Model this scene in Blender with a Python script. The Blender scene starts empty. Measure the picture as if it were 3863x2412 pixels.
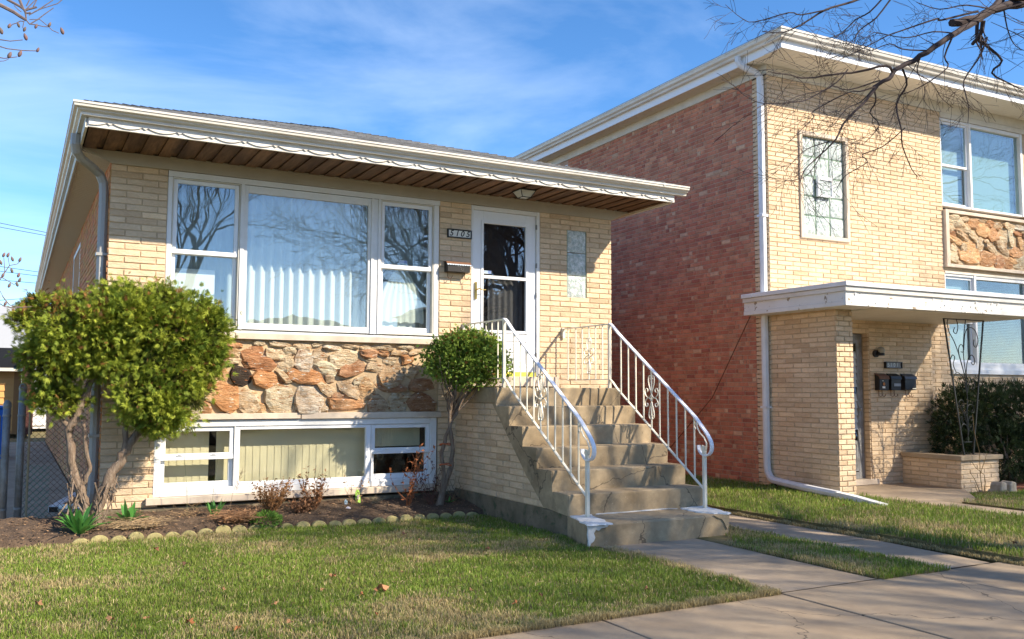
import bpy, math, random
import numpy as np
from mathutils import Matrix, Vector
random.seed(7); RNG = np.random.default_rng(7)
sc = bpy.context.scene
C = sc.collection
R = math.radians
# ---------------------------------------------------------------- camera, sky, sun, exposure
yaw, pitch, roll = .5022, .078, .0036
dv = Vector((math.sin(yaw)*math.cos(pitch), math.cos(yaw)*math.cos(pitch), math.sin(pitch)))
rv = Vector((math.cos(yaw), -math.sin(yaw), 0)); uv = rv.cross(dv)
r2 = rv*math.cos(roll)+uv*math.sin(roll); u2 = -rv*math.sin(roll)+uv*math.cos(roll)
cd = bpy.data.cameras.new('camera'); cam = bpy.data.objects.new('camera', cd); C.objects.link(cam)
cam.matrix_world = Matrix(((r2.x, u2.x, -dv.x, -.7788), (r2.y, u2.y, -dv.y, -9.9451), (r2.z, u2.z, -dv.z, 1.4078), (0, 0, 0, 1)))
cd.lens = 3405.76/3863*36; cd.sensor_width = 36; cd.clip_start = .05; cd.clip_end = 2000
sc.camera = cam
SUN = Vector((.75, -.92, .89)).normalized()
w = bpy.data.worlds.new('World'); sc.world = w; w.use_nodes = True
nt = w.node_tree; nt.nodes.clear()
def wn(t, **k):
    n = nt.nodes.new(t)
    for a, b in k.items(): setattr(n, a, b)
    return n
sky = wn('ShaderNodeTexSky', sky_type='NISHITA', sun_disc=False, sun_elevation=math.asin(SUN.z), sun_rotation=math.atan2(SUN.x, SUN.y), air_density=.75, dust_density=.35, ozone_density=2.6, altitude=300)
tc = wn('ShaderNodeTexCoord'); mp = wn('ShaderNodeMapping'); mp.inputs['Scale'].default_value = (1.2, 1.2, 3.6); mp.inputs['Rotation'].default_value = (0, .25, .3)
cn = wn('ShaderNodeTexNoise'); cn.inputs['Scale'].default_value = 1.7; cn.inputs['Detail'].default_value = 7; cn.inputs['Roughness'].default_value = .55; cn.inputs['Distortion'].default_value = .6
cr = wn('ShaderNodeMapRange'); cr.inputs['From Min'].default_value = .46; cr.inputs['From Max'].default_value = .86; cr.inputs['To Max'].default_value = .30
hs = wn('ShaderNodeHueSaturation'); hs.inputs['Saturation'].default_value = 1.22
mx = wn('ShaderNodeMixRGB'); mx.inputs['Color2'].default_value = (7.2, 7.9, 8.6, 1)
bg = wn('ShaderNodeBackground'); bg.inputs['Strength'].default_value = .135
ow = wn('ShaderNodeOutputWorld')
for a, b in ((tc.outputs['Generated'], mp.inputs['Vector']), (mp.outputs[0], cn.inputs['Vector']), (cn.outputs['Fac'], cr.inputs['Value']), (cr.outputs[0], mx.inputs['Fac']), (sky.outputs[0], hs.inputs['Color']), (hs.outputs[0], mx.inputs['Color1']), (mx.outputs[0], bg.inputs['Color']), (bg.outputs[0], ow.inputs['Surface'])): nt.links.new(a, b)
sd = bpy.data.lights.new('sun', 'SUN'); sd.energy = 4.6; sd.angle = R(.7); sd.color = (1, .875, .69)
so = bpy.data.objects.new('sun', sd); C.objects.link(so); so.rotation_euler = SUN.to_track_quat('Z', 'Y').to_euler(); so.location = (6, -12, 14)
sc.view_settings.view_transform = 'Standard'; sc.view_settings.look = 'None'; sc.view_settings.gamma = 1
sc.view_settings.exposure = 1.0; sc.view_settings.use_curve_mapping = False
sc.cycles.max_bounces = 8; sc.cycles.transparent_max_bounces = 12; sc.cycles.use_denoising = True
# ---------------------------------------------------------------- helpers
M1 = Matrix.Identity(4)
M2 = Matrix.Translation((8.7878, -.3121, 0)) @ Matrix.Rotation(-.0255, 4, 'Z')
WM = {}; FR = {}
def place(o, basis, parent=None):
    C.objects.link(o); o.matrix_basis = basis; WM[o.name] = basis.copy()
    if parent is not None: o.parent = parent; o.matrix_parent_inverse = WM[parent.name].inverted()
    return o
def tag(o, label=None, cat=None, group=None, kind=None):
    for k, v in (('label', label), ('category', cat), ('group', group), ('kind', kind)):
        if v: o[k] = v
    return o
def thing(name, label, cat, loc=(0, 0, 0), group=None, M=M1):
    e = place(bpy.data.objects.new(name, None), M @ Matrix.Translation(loc)); FR[e.name] = M; return tag(e, label, cat, group)
class MB:
    def __init__(s): s.v = []; s.f = []; s.c = []
    def add(s, vs, fs, col=None):
        n = len(s.v); s.v += [tuple(p) for p in vs]; s.f += [tuple(i+n for i in f) for f in fs]
        if col is not None: s.c += [col]*len(vs)
        return s
    def box(s, x0, x1, y0, y1, z0, z1, col=None):
        return s.add([(x0,y0,z0),(x1,y0,z0),(x1,y1,z0),(x0,y1,z0),(x0,y0,z1),(x1,y0,z1),(x1,y1,z1),(x0,y1,z1)], [(0,3,2,1),(4,5,6,7),(0,1,5,4),(1,2,6,5),(2,3,7,6),(3,0,4,7)], col)
    def prism(s, poly, ext, col=None):
        a = [Vector(p) for p in poly]; e = Vector(ext); n = len(a)
        return s.add([*a, *[p+e for p in a]], [tuple(range(n)), tuple(range(2*n-1, n-1, -1))]+[(i, i+n, (i+1) % n+n, (i+1) % n) for i in range(n)], col)
    def tube(s, pts, r, n=6, col=None, cap=True):
        pts = [Vector(p) for p in pts]; m = len(pts)
        rs = r if isinstance(r, (list, tuple)) else [r]*m
        if len(rs) == 2 and m != 2: rs = [rs[0]+(rs[1]-rs[0])*i/(m-1) for i in range(m)]
        d = (pts[1]-pts[0]).normalized(); a = d.orthogonal().normalized(); vs = []
        for i, p in enumerate(pts):
            t = (pts[min(i+1, m-1)]-pts[max(i-1, 0)]).normalized()
            a = (a-t*a.dot(t)); a = a.normalized() if a.length > 1e-6 else t.orthogonal().normalized(); b = t.cross(a)
            vs += [p+(a*math.cos(2*math.pi*k/n)+b*math.sin(2*math.pi*k/n))*rs[i] for k in range(n)]
        fs = [(i*n+k, i*n+(k+1) % n, (i+1)*n+(k+1) % n, (i+1)*n+k) for i in range(m-1) for k in range(n)]
        if cap: fs += [tuple(range(n-1, -1, -1)), tuple((m-1)*n+k for k in range(n))]
        return s.add(vs, fs, col)
    def ribbon(s, pts, wv, th, col=None):   # flat bar along pts, width vector wv, thickness th across
        pts = [Vector(p) for p in pts]; wv = Vector(wv); m = len(pts); vs = []
        for i, p in enumerate(pts):
            t = (pts[min(i+1, m-1)]-pts[max(i-1, 0)]).normalized(); nn = t.cross(wv).normalized()*th/2
            vs += [p-wv/2-nn, p+wv/2-nn, p+wv/2+nn, p-wv/2+nn]
        fs = [(i*4+k, i*4+(k+1) % 4, i*4+4+(k+1) % 4, i*4+4+k) for i in range(m-1) for k in range(4)]+[(3, 2, 1, 0), tuple((m-1)*4+k for k in range(4))]
        return s.add(vs, fs, col)
    def ball(s, c, r, n=10, m=6, col=None):
        rx, ry, rz = r if isinstance(r, (tuple, list)) else (r, r, r); vs = [(c[0], c[1], c[2]+rz)]
        for j in range(1, m):
            a = math.pi*j/m; vs += [(c[0]+rx*math.sin(a)*math.cos(2*math.pi*k/n), c[1]+ry*math.sin(a)*math.sin(2*math.pi*k/n), c[2]+rz*math.cos(a)) for k in range(n)]
        vs.append((c[0], c[1], c[2]-rz)); L = len(vs)-1
        fs = [(0, 1+k, 1+(k+1) % n) for k in range(n)]+[(1+j*n+k, 1+(j+1)*n+k, 1+(j+1)*n+(k+1) % n, 1+j*n+(k+1) % n) for j in range(m-2) for k in range(n)]+[(L, 1+(m-2)*n+(k+1) % n, 1+(m-2)*n+k) for k in range(n)]
        return s.add(vs, fs, col)
    def sweep(s, prof, path, col=None):     # prof points (out, up) at mitred path points (pos, outdir)
        n = len(prof); vs = [(p[0]+o[0]*a, p[1]+o[1]*a, p[2]+b) for p, o in path for a, b in prof]; m = len(path)
        fs = [(i*n+k, i*n+(k+1) % n, (i+1)*n+(k+1) % n, (i+1)*n+k) for i in range(m-1) for k in range(n)]+[tuple(range(n-1, -1, -1)), tuple((m-1)*n+k for k in range(n))]
        return s.add(vs, fs, col)
    def mesh(s, name):
        me = bpy.data.meshes.new(name); me.from_pydata(s.v, [], s.f)
        if s.c and len(s.c) == len(s.v):
            a = me.attributes.new('Col', 'FLOAT_COLOR', 'POINT'); a.data.foreach_set('color', np.array([(*c[:3], 1) for c in s.c], dtype=np.float32).ravel())
        me.update(); return me
def obj(name, mb, mat, parent=None, M=None, bevel=0, smooth=False, loc=None, seg=1):
    if M is None: M = FR.get(parent.name, M1) if parent is not None else M1
    if isinstance(mb, MB):
        if loc is not None: mb.v = [(a-loc[0], b-loc[1], c-loc[2]) for a, b, c in mb.v]
        me = mb.mesh(name)
    else: me = mb
    if mat is not None and not me.materials: me.materials.append(mat)
    if smooth: me.shade_smooth()
    o = bpy.data.objects.new(name, me); place(o, M @ Matrix.Translation(loc) if loc is not None else M.copy(), parent); FR[o.name] = M
    if bevel:
        b = o.modifiers.new('bevel', 'BEVEL'); b.width = bevel; b.segments = seg; b.limit_method = 'ANGLE'; b.angle_limit = R(35)
    return o
def cp(o, basis, parent=None, scale=None):
    c = o.copy(); place(c, basis, parent); return c
def ring(x0, x1, z0, z1, l, r, b, t, y0, y1):   # picture frame of butt-jointed bars
    m = MB(); m.box(x0, x0+l, y0, y1, z0, z1); m.box(x1-r, x1, y0, y1, z0, z1)
    m.box(x0+l, x1-r, y0, y1, z0, z0+b); m.box(x0+l, x1-r, y0, y1, z1-t, z1); return m
def struct(name, mb, mat, **k):
    o = obj(name, mb, mat, **k); o['kind'] = 'structure'; return o
# value noise on arrays
_G = RNG.random((64, 64))
def vn(x, y, s):
    x = np.asarray(x)/s+100; y = np.asarray(y)/s+100; i = np.floor(x).astype(int); j = np.floor(y).astype(int); u = x-i; v = y-j
    u = u*u*(3-2*u); v = v*v*(3-2*v); g = lambda a, b: _G[a % 64, b % 64]
    return (g(i, j)*(1-u)+g(i+1, j)*u)*(1-v)+(g(i, j+1)*(1-u)+g(i+1, j+1)*u)*v
# ---------------------------------------------------------------- materials
MATS = {}
def mat(name, col, rough=.8, var=None, vs=6., vary=.0, bump=0., bs=60., bd=.004, stretch=(1, 1, 1), src=None, metal=0., spec=.4, spots=None, trans=0., coat=0, cracks=None):
    """principled; var = second colour mixed by noise of scale vs; src 'obj'/'attr' multiplies a per-piece colour; spots/stain = (colour, scale, threshold, softness)"""
    m = bpy.data.materials.new(name); m.use_nodes = True; t = m.node_tree; N = t.nodes; L = t.links
    b = N['Principled BSDF']; b.inputs['Roughness'].default_value = rough; b.inputs['Metallic'].default_value = metal; b.inputs['Specular IOR Level'].default_value = spec
    if coat: b.inputs['Coat Weight'].default_value = coat; b.inputs['Coat Roughness'].default_value = .135
    g = N.new('ShaderNodeNewGeometry'); mpn = N.new('ShaderNodeMapping'); mpn.inputs['Scale'].default_value = stretch; L.new(g.outputs['Position'], mpn.inputs['Vector']); P = mpn.outputs[0]
    def noise(s, det=5, ro=.6):
        n = N.new('ShaderNodeTexNoise'); n.inputs['Scale'].default_value = s; n.inputs['Detail'].default_value = det; n.inputs['Roughness'].default_value = ro; L.new(P, n.inputs['Vector']); return n.outputs['Fac']
    def mixc(f, a, c2, blend='MIX'):
        x = N.new('ShaderNodeMixRGB'); x.blend_type = blend
        if hasattr(f, 'links'): L.new(f, x.inputs[0])
        else: x.inputs[0].default_value = f
        for q, v in ((1, a), (2, c2)):
            if hasattr(v, 'links'): L.new(v, x.inputs[q])
            else: x.inputs[q].default_value = (*v[:3], 1)
        return x.outputs[0]
    def rng(f, a, c2, lo=0., hi=1.):
        x = N.new('ShaderNodeMapRange'); L.new(f, x.inputs['Value']); x.inputs['From Min'].default_value = a; x.inputs['From Max'].default_value = c2; x.inputs['To Min'].default_value = lo; x.inputs['To Max'].default_value = hi; return x.outputs[0]
    c = col
    if src == 'obj': oi = N.new('ShaderNodeObjectInfo'); c = oi.outputs['Color']
    if src == 'attr': at = N.new('ShaderNodeAttribute'); at.attribute_name = 'Col'; c = at.outputs['Color']
    if var is not None:
        if src: c = mixc(rng(noise(vs), .35, .7, 0, 1), c, mixc(1., c, var, 'MULTIPLY'))
        else: c = mixc(rng(noise(vs), .35, .68), c, var)
    if spots:
        for sp in (spots if isinstance(spots, list) else [spots]):
            c = mixc(rng(noise(sp[1], 6, .65), sp[2], sp[2]+sp[3]), c, sp[0])
    if vary:
        nz = noise(vs*6.3, 3); c = mixc(1., c, rng(nz, .25, .75, 1-vary, 1+vary), 'MULTIPLY')
    if cracks:
        wv = N.new('ShaderNodeTexNoise'); wv.inputs['Scale'].default_value = 5; wv.inputs['Detail'].default_value = 6; L.new(P, wv.inputs['Vector'])
        va = N.new('ShaderNodeVectorMath'); va.operation = 'MULTIPLY_ADD'; L.new(wv.outputs['Color'], va.inputs[0]); va.inputs[1].default_value = (.22,)*3; L.new(P, va.inputs[2])
        vo = N.new('ShaderNodeTexVoronoi'); vo.feature = 'DISTANCE_TO_EDGE'; vo.inputs['Scale'].default_value = cracks; L.new(va.outputs[0], vo.inputs['Vector'])
        c = mixc(rng(vo.outputs['Distance'], .002*cracks, .006*cracks, .75, 0), c, (.07, .055, .04))
    if hasattr(c, 'links'): L.new(c, b.inputs['Base Color'])
    else: b.inputs['Base Color'].default_value = (*c[:3], 1)
    if bump:
        bp = N.new('ShaderNodeBump'); bp.inputs['Strength'].default_value = bump; bp.inputs['Distance'].default_value = bd
        L.new(noise(bs, 6, .7), bp.inputs['Height']); L.new(bp.outputs[0], b.inputs['Normal'])
    if trans:
        tr = N.new('ShaderNodeBsdfTranslucent'); ms = N.new('ShaderNodeMixShader'); ms.inputs[0].default_value = trans
        if hasattr(c, 'links'): L.new(c, tr.inputs['Color'])
        else: tr.inputs['Color'].default_value = (*c[:3], 1)
        L.new(b.outputs[0], ms.inputs[1]); L.new(tr.outputs[0], ms.inputs[2]); L.new(ms.outputs[0], N['Material Output'].inputs['Surface'])
    MATS[name] = m; return m
def glassmat(name, tint=(.95, .98, .97), refl=.8, base=.11):
    m = bpy.data.materials.new(name); m.use_nodes = True; t = m.node_tree; N = t.nodes; L = t.links; N.remove(N['Principled BSDF'])
    gl = N.new('ShaderNodeBsdfGlossy'); gl.inputs['Roughness'].default_value = .0; gl.inputs['Color'].default_value = (.95, .97, 1, 1)
    tr = N.new('ShaderNodeBsdfTransparent'); tr.inputs['Color'].default_value = (*tint, 1)
    lw = N.new('ShaderNodeLayerWeight'); lw.inputs['Blend'].default_value = .5; fr = N.new('ShaderNodeMath'); fr.operation = 'POWER'; fr.inputs[1].default_value = 4; L.new(lw.outputs['Facing'], fr.inputs[0])
    ma = N.new('ShaderNodeMath'); ma.operation = 'MULTIPLY_ADD'; ma.inputs[1].default_value = refl; ma.inputs[2].default_value = base; ma.use_clamp = True
    g = N.new('ShaderNodeNewGeometry'); nz = N.new('ShaderNodeTexNoise'); nz.inputs['Scale'].default_value = 2.2; nz.inputs['Detail'].default_value = 1; L.new(g.outputs['Position'], nz.inputs['Vector'])
    bp = N.new('ShaderNodeBump'); bp.inputs['Strength'].default_value = .05; bp.inputs['Distance'].default_value = .05; L.new(nz.outputs['Fac'], bp.inputs['Height']); L.new(bp.outputs[0], gl.inputs['Normal'])
    mxs = N.new('ShaderNodeMixShader'); L.new(fr.outputs[0], ma.inputs[0]); L.new(ma.outputs[0], mxs.inputs[0]); L.new(tr.outputs[0], mxs.inputs[1]); L.new(gl.outputs[0], mxs.inputs[2]); L.new(mxs.outputs[0], N['Material Output'].inputs['Surface'])
    return m
YB = (.60, .45, .255)
m_ybrick = mat('yellow_brick', YB, .9, var=(.84, .80, .76), vs=9, vary=.10, bump=.9, bs=38, bd=.010, stretch=(.55, .55, 1.3), src='obj', spots=[((.33, .24, .14), 130, .66, .12), ((.46, .36, .23), 1.4, .58, .40)])
m_ybrickA = mat('yellow_brick_rows', YB, .9, var=(.84, .80, .76), vs=9, vary=.10, bump=.9, bs=38, bd=.010, stretch=(.55, .55, 1.3), src='attr', spots=[((.33, .24, .14), 130, .66, .12), ((.46, .36, .23), 1.4, .58, .40)])
m_ymort = mat('tan_mortar', (.55, .42, .28), .95, var=(.45, .34, .215), vs=8, bump=.5, bs=150, bd=.003)
m_rbrick = mat('red_brick', (.3, .12, .08), .9, var=(.75, .72, .74), vs=5, vary=.14, bump=.5, bs=90, bd=.004, src='obj')
m_rbrickA = mat('red_brick_rows', (.3, .12, .08), .9, var=(.75, .72, .74), vs=5, vary=.14, bump=.5, bs=90, bd=.004, src='attr')
m_rmort = mat('grey_brown_mortar', (.50, .335, .245), .95, var=(.41, .27, .19), vs=5, bump=.4, bs=150, bd=.003)
m_omort = mat('orange_brick_mortar', (.52, .28, .13), .95, var=(.44, .22, .10), vs=5)
m_white = mat('white_paint', (.80, .80, .80), .42, var=(.74, .73, .70), vs=3, vary=.03, spec=.5)
m_vinyl = mat('white_vinyl', (.84, .85, .87), .3, vary=.02, spec=.5)
m_gutter = mat('gutter_enamel', (.74, .715, .66), .35, var=(.60, .56, .49), vs=2.2, vary=.07, stretch=(.6, 1, 5), spec=.5, spots=((.42, .37, .29), 9, .70, .05), bump=.12, bs=9)
m_trim = mat('cream_painted_trim', (.70, .665, .585), .55, var=(.60, .56, .48), vs=2.5, vary=.04, spots=((.42, .35, .27), 22, .70, .05))
m_scal = mat('worn_white_trim', (.74, .72, .68), .6, var=(.62, .58, .52), vs=4, spots=((.36, .26, .17), 16, .70, .04), bump=.2, bs=50)
m_frieze = mat('taupe_frieze_paint', (.47, .42, .335), .6, var=(.42, .37, .29), vs=2, vary=.03)
m_soffw = mat('stained_soffit_wood', (.085, .045, .026), .75, var=(.23, .125, .065), vs=7, stretch=(1, .12, 1), src=None, vary=.3, bump=.4, bs=60, spots=((.035, .02, .012), 6, .58, .15))
m_vsoff = mat('vinyl_soffit', (.58, .52, .42), .5, vary=.03)
m_vsoff2 = mat('cream_vinyl_soffit', (.68, .64, .55), .5, vary=.03)
m_stone_l = mat('limestone_sill', (.66, .56, .45), .85, var=(.56, .46, .36), vs=3, bump=.3, bs=90, vary=.06)
m_conc = mat('stoop_concrete', cracks=.9, col=(.44, .34, .215), rough=.93, var=(.25, .185, .11), vs=2.2, vary=.16, bump=.9, bs=110, bd=.005, spots=[((.15, .125, .085), 3, .55, .22), ((.13, .105, .07), 14, .68, .08), ((.60, .53, .42), 75, .66, .04), ((.07, .06, .04), 45, .72, .02)])
m_walk = mat('walk_concrete', (.40, .31, .22), .92, var=(.29, .225, .155), vs=1.6, vary=.08, bump=.5, bs=160, bd=.003, spots=[((.22, .185, .15), 2.5, .6, .2), ((.52, .46, .39), 120, .68, .06)])
m_swalk = mat('sidewalk_concrete', cracks=.42, col=(.38, .29, .195), rough=.92, var=(.28, .21, .14), vs=1.3, vary=.10, bump=.5, bs=160, bd=.003, spots=[((.215, .185, .155), 3.5, .6, .22), ((.50, .45, .39), 130, .68, .06)])
m_asph = mat('asphalt', (.055, .055, .055), .95, vary=.15, bump=.5, bs=120)
m_found = mat('foundation_concrete', (.22, .175, .12), .95, var=(.12, .105, .065), vs=6, bump=.8, bs=60, bd=.006, spots=((.08, .095, .05), 9, .55, .1))
m_patch = mat('white_patch_cement', (.74, .74, .73), .8, var=(.62, .60, .56), vs=12, bump=.8, bs=50, bd=.006)
m_shingle = mat('asphalt_shingles', (.13, .135, .14), .95, src='attr', vary=.25, vs=12, bump=.5, bs=200)
m_iron_w = mat('white_painted_iron', (.80, .765, .66), .4, var=(.72, .66, .52), vs=7, spec=.5, spots=((.36, .22, .10), 34, .74, .04))
m_iron_cap = mat('white_handrail_cap', (.82, .83, .88), .3, spec=.5)
m_black = mat('black_metal', (.016, .015, .015), .45, vary=.1)
m_iron_b = mat('black_wrought_iron', (.022, .026, .024), .5)
m_brass = mat('brass', (.60, .42, .13), .28, metal=1)
m_sweep = mat('yellow_brass_sweep', (.74, .66, .10), .4)
m_rust = mat('rusty_metal', (.16, .075, .04), .8, vary=.3)
m_galv = mat('galvanised_steel', (.30, .31, .32), .55, var=(.20, .19, .175), vs=9, metal=.35, vary=.08)
m_ds = mat('grey_downspout_enamel', (.36, .36, .35), .4, vary=.03)
m_dsw = mat('white_downspout_enamel', (.78, .79, .82), .35, var=(.68, .68, .68), vs=4)
m_soil = mat('garden_soil', (.15, .10, .065), .98, var=(.075, .05, .033), vs=12, bump=1, bs=45, bd=.02, vary=.2, spots=((.26, .18, .11), 60, .64, .08))
m_lawn = mat('lawn_thatch', (.12, .11, .04), .98, var=(.22, .17, .08), vs=2.5, vary=.25, bump=1, bs=60, bd=.02)
m_grass = mat('grass_blades', (.1, .15, .03), .6, src='attr', trans=.30, spec=.25)
m_leafA = mat('arborvitae_sprays', (.1, .14, .03), .65, src='attr', trans=.22, spec=.25)
m_leafB = mat('leafy_plants', (.06, .16, .04), .45, src='attr', trans=.25, spec=.4)
m_bark = mat('shaggy_bark', (.17, .115, .08), .95, var=(.33, .255, .19), vs=14, stretch=(3, 3, .5), bump=1, bs=30, bd=.02, vary=.2)
m_treebark = mat('tree_bark', (.085, .065, .055), .95, var=(.13, .105, .09), vs=8, bump=.8, bs=20, bd=.01, stretch=(2, 2, .6))
m_twig = mat('twig_bark', (.045, .030, .030), .85)
m_dry = mat('dry_stems', (.30, .17, .08), .9, src='attr', trans=.1)
m_edge = mat('yellow_edging_concrete', (.46, .39, .18), .95, var=(.30, .27, .11), vs=14, bump=.8, bs=80, bd=.005, vary=.12)
m_glass = glassmat('window_glass'); m_glassd = glassmat('door_glass', (.72, .74, .76), .8, .11); m_glassb = glassmat('basement_glass', (.95, .97, .95), .7, .045)
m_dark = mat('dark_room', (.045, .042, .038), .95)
m_curt = mat('white_drapes', (.80, .83, .80), .9, trans=.3, vary=.03)
m_blind = mat('beige_vertical_blinds', (.80, .70, .49), .8, trans=.2, vary=.02)
m_shade = mat('pale_window_shade', (.70, .73, .74), .8, vary=.02)
m_gblock = mat('glass_block', (.40, .50, .47), .08, var=(.86, .90, .90), vs=21, bump=1, bs=16, bd=.05, spec=.9, vary=.2)
m_gjoint = mat('glass_block_joint', (.17, .26, .19), .5)
m_plate = mat('ivory_plate', (.80, .78, .70), .5); m_letter = mat('black_lettering', (.012, .012, .012), .5)
m_peel = mat('peeling_white_paint', (.76, .75, .73), .55, var=(.70, .68, .64), vs=3, bump=.3, bs=30, spots=[((.30, .235, .16), 7, .625, .012), ((.50, .46, .40), 15, .655, .015)])
m_vstone = mat('veneer_stone', (.5, .35, .2), .88, src='attr', var=(.60, .44, .30), vs=11, vary=.30, bump=1, bs=30, bd=.04, stretch=(.7, 1, 2.6), spots=[((.36, .13, .04), 17, .60, .03), ((.82, .76, .64), 14, .62, .03), ((.14, .07, .035), 40, .68, .02)])
m_vmort = mat('veneer_mortar', (.58, .43, .26), .95, var=(.44, .31, .19), vs=14, bump=.7, bs=60, bd=.008)
m_rock = mat('broken_cement_block', (.42, .38, .32), .95, var=(.30, .26, .2), vs=12, bump=.6, bs=60)
# ---------------------------------------------------------------- ground and paving
g = MB(); N_ = 1
g.add([(-400, -400, -.12), (400, -400, -.12), (400, 400, -.12), (-400, 400, -.12)], [(0, 1, 2, 3)]); struct('ground', g, m_lawn)
def sheet(x0, x1, y0, y1, z, d=.1): return MB().box(x0, x1, y0, y1, z-d, z)
struct('lawn', sheet(-14, 3.9, -5.2, -.76, .005), m_lawn)
struct('side_lawn', sheet(-14, -1.3, -.8, 18, .004), m_lawn)
struct('lawn_strip', sheet(4.99, 5.75, -5.24, -.02, .005), m_lawn)
nb = MB(); nb.box(6.5, 8.95, -5.4, 1.4, -.1, .055); nb.box(6.5, 8.55, 1.4, 18, -.1, .03); nb.box(9.72, 24, -5.4, -2.6, -.1, .03); nb.box(9.0, 24, -2.6, -.3, -.11, -.06)
struct('neighbour_lawn', nb, m_lawn)
struct('parkway', sheet(-40, 60, -13.8, -6.87, .0), m_lawn)
# sidewalk: separate slabs with recessed joints
swp = struct('sidewalk', sheet(-40, 60, -6.9, -5.2, -.03), m_found)
for k in range(-14, 20):
    x = 2.46+1.515*k
    o = obj('sidewalk_slab', MB().box(x+.006, x+1.509, -6.86, -5.205, -.05, RNG.uniform(-.004, .003)), m_swalk, swp, bevel=.008, seg=2)
st = struct('street', MB().box(-200, 200, -22, -13.95, -.25, -.11), m_asph)
struct('kerb', MB().box(-200, 200, -13.95, -13.8, -.3, .0), m_walk, bevel=.02)
struct('front_walk', MB().add([(3.93, -5.195, 0), (4.965, -5.195, 0), (4.97, -4.0, 0), (5.1, -3.3, 0), (5.3, -3.0, 0), (3.8, -3.0, 0), (3.86, -3.7, 0)], [(0, 1, 2, 3, 4, 5, 6)]), m_walk)
gw = struct('gangway_walk', sheet(5.76, 6.48, -5.19, 17, -.03), m_found)
for k, (a, b) in enumerate(((-5.19, -3.9), (-3.89, -2.5), (-2.49, -1.1), (-1.09, .3), (.31, 17))):
    obj('walk_slab', MB().add([(5.78, a, 0), (6.35 if k < 1 else 6.5, a, 0), (6.5 if k else 6.46, b, 0), (5.8, b, 0)], [(0, 1, 2, 3)]), m_walk, gw)
struct('neighbour_walk', MB().box(8.93, 9.68, -5.19, -2.1, -.1, .012), m_walk, bevel=.01)
struct('side_path', MB().box(-1.3, -.02, .45, 17.2, -.1, .0), m_walk)
bed = MB(); nx, ny = 60, 14; y0, y1 = -.80, -.01
for j in range(ny+1):
    for i in range(nx+1):
        x = -1.0+4.9*i/nx; ys_ = max(-.81, -.775+.05*math.sin(x*1.4)-.03*math.sin(x*3.3)); y = ys_+(y1-ys_)*j/ny; bed.v.append((x, y, .035+.10*(j/ny)-(.06 if j == 0 else 0)+float(vn(x, y, .12))*.04+float(vn(x+9, y, .05))*.02))
bed.f = [(j*(nx+1)+i, j*(nx+1)+i+1, (j+1)*(nx+1)+i+1, (j+1)*(nx+1)+i) for j in range(ny) for i in range(nx)]
struct('flower_bed', bed, m_soil, smooth=True)
# ---------------------------------------------------------------- brick laying
CAM = Vector((-.78, -9.95, 1.4))
def lay(rects, holes, pitch, L, joint, rnd=None, phase=0., headers=0.):
    """bricks in (u, z): rects to fill, minus holes"""
    out = []
    for (a, b, z0, z1) in rects:
        n = int(round((z1-z0)/pitch)); p = (z1-z0)/n
        for k in range(n):
            zb = z0+k*p; u = a-((k % 2)*L*.5+phase)*1.
            while u < b-.01:
                l = L if not headers else (L if random.random() > headers else L*random.uniform(.3, .48))
                segs = [(max(u, a), min(u+l-joint, b))]; zc = zb+p/2
                for (ha, hb, hz0, hz1) in holes:
                    if hz0 < zc < hz1:
                        ns = []
                        for s0, s1 in segs:
                            if s1 <= ha or s0 >= hb: ns.append((s0, s1))
                            else:
                                if s0 < ha: ns.append((s0, ha-.002))
                                if s1 > hb: ns.append((hb+.002, s1))
                        segs = ns
                for s0, s1 in segs:
                    if s1-s0 > .018: out.append((s0, s1, zb+joint*.45, zb+p-joint*.45))
                u += l
    return out
def tone_y():
    t = random.random(); base = np.array((.74, .575, .395))*(1+random.uniform(-.09, .09))
    if t < .12: base *= np.array((.88, .84, .80))
    elif t > .88: base *= np.array((1.07, 1.05, 1.0))
    return tuple(base)
RP = [(.55, .215, .125), (.58, .25, .145), (.51, .185, .11), (.60, .29, .17), (.55, .225, .135), (.46, .165, .105), (.66, .42, .27)]
def tone_r(w_):
    t = random.random(); p = RP[random.choices(range(7), (5, 5, 4, 3, 4, 2, 2.4 if w_ < .12 else .5))[0]]
    k = random.uniform(.85, 1.12); return tuple(v*k for v in p)
_u = {}
def unit(mat_, kind):
    if kind not in _u:
        e = .07; m = MB(); x0, x1 = 0, 1
        vs = [(0, 0, 0), (1, 0, 0), (1, 0, 1), (0, 0, 1), (.012, -1, e), (.988, -1, e), (.988, -1, 1-e), (.012, -1, 1-e)]
        m.add(vs, [(4, 5, 6, 7), (0, 1, 5, 4), (1, 2, 6, 5), (2, 3, 7, 6), (3, 0, 4, 7)]); _u[kind] = m.mesh('brick'); _u[kind].materials.append(mat_)
    return _u[kind]
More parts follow.
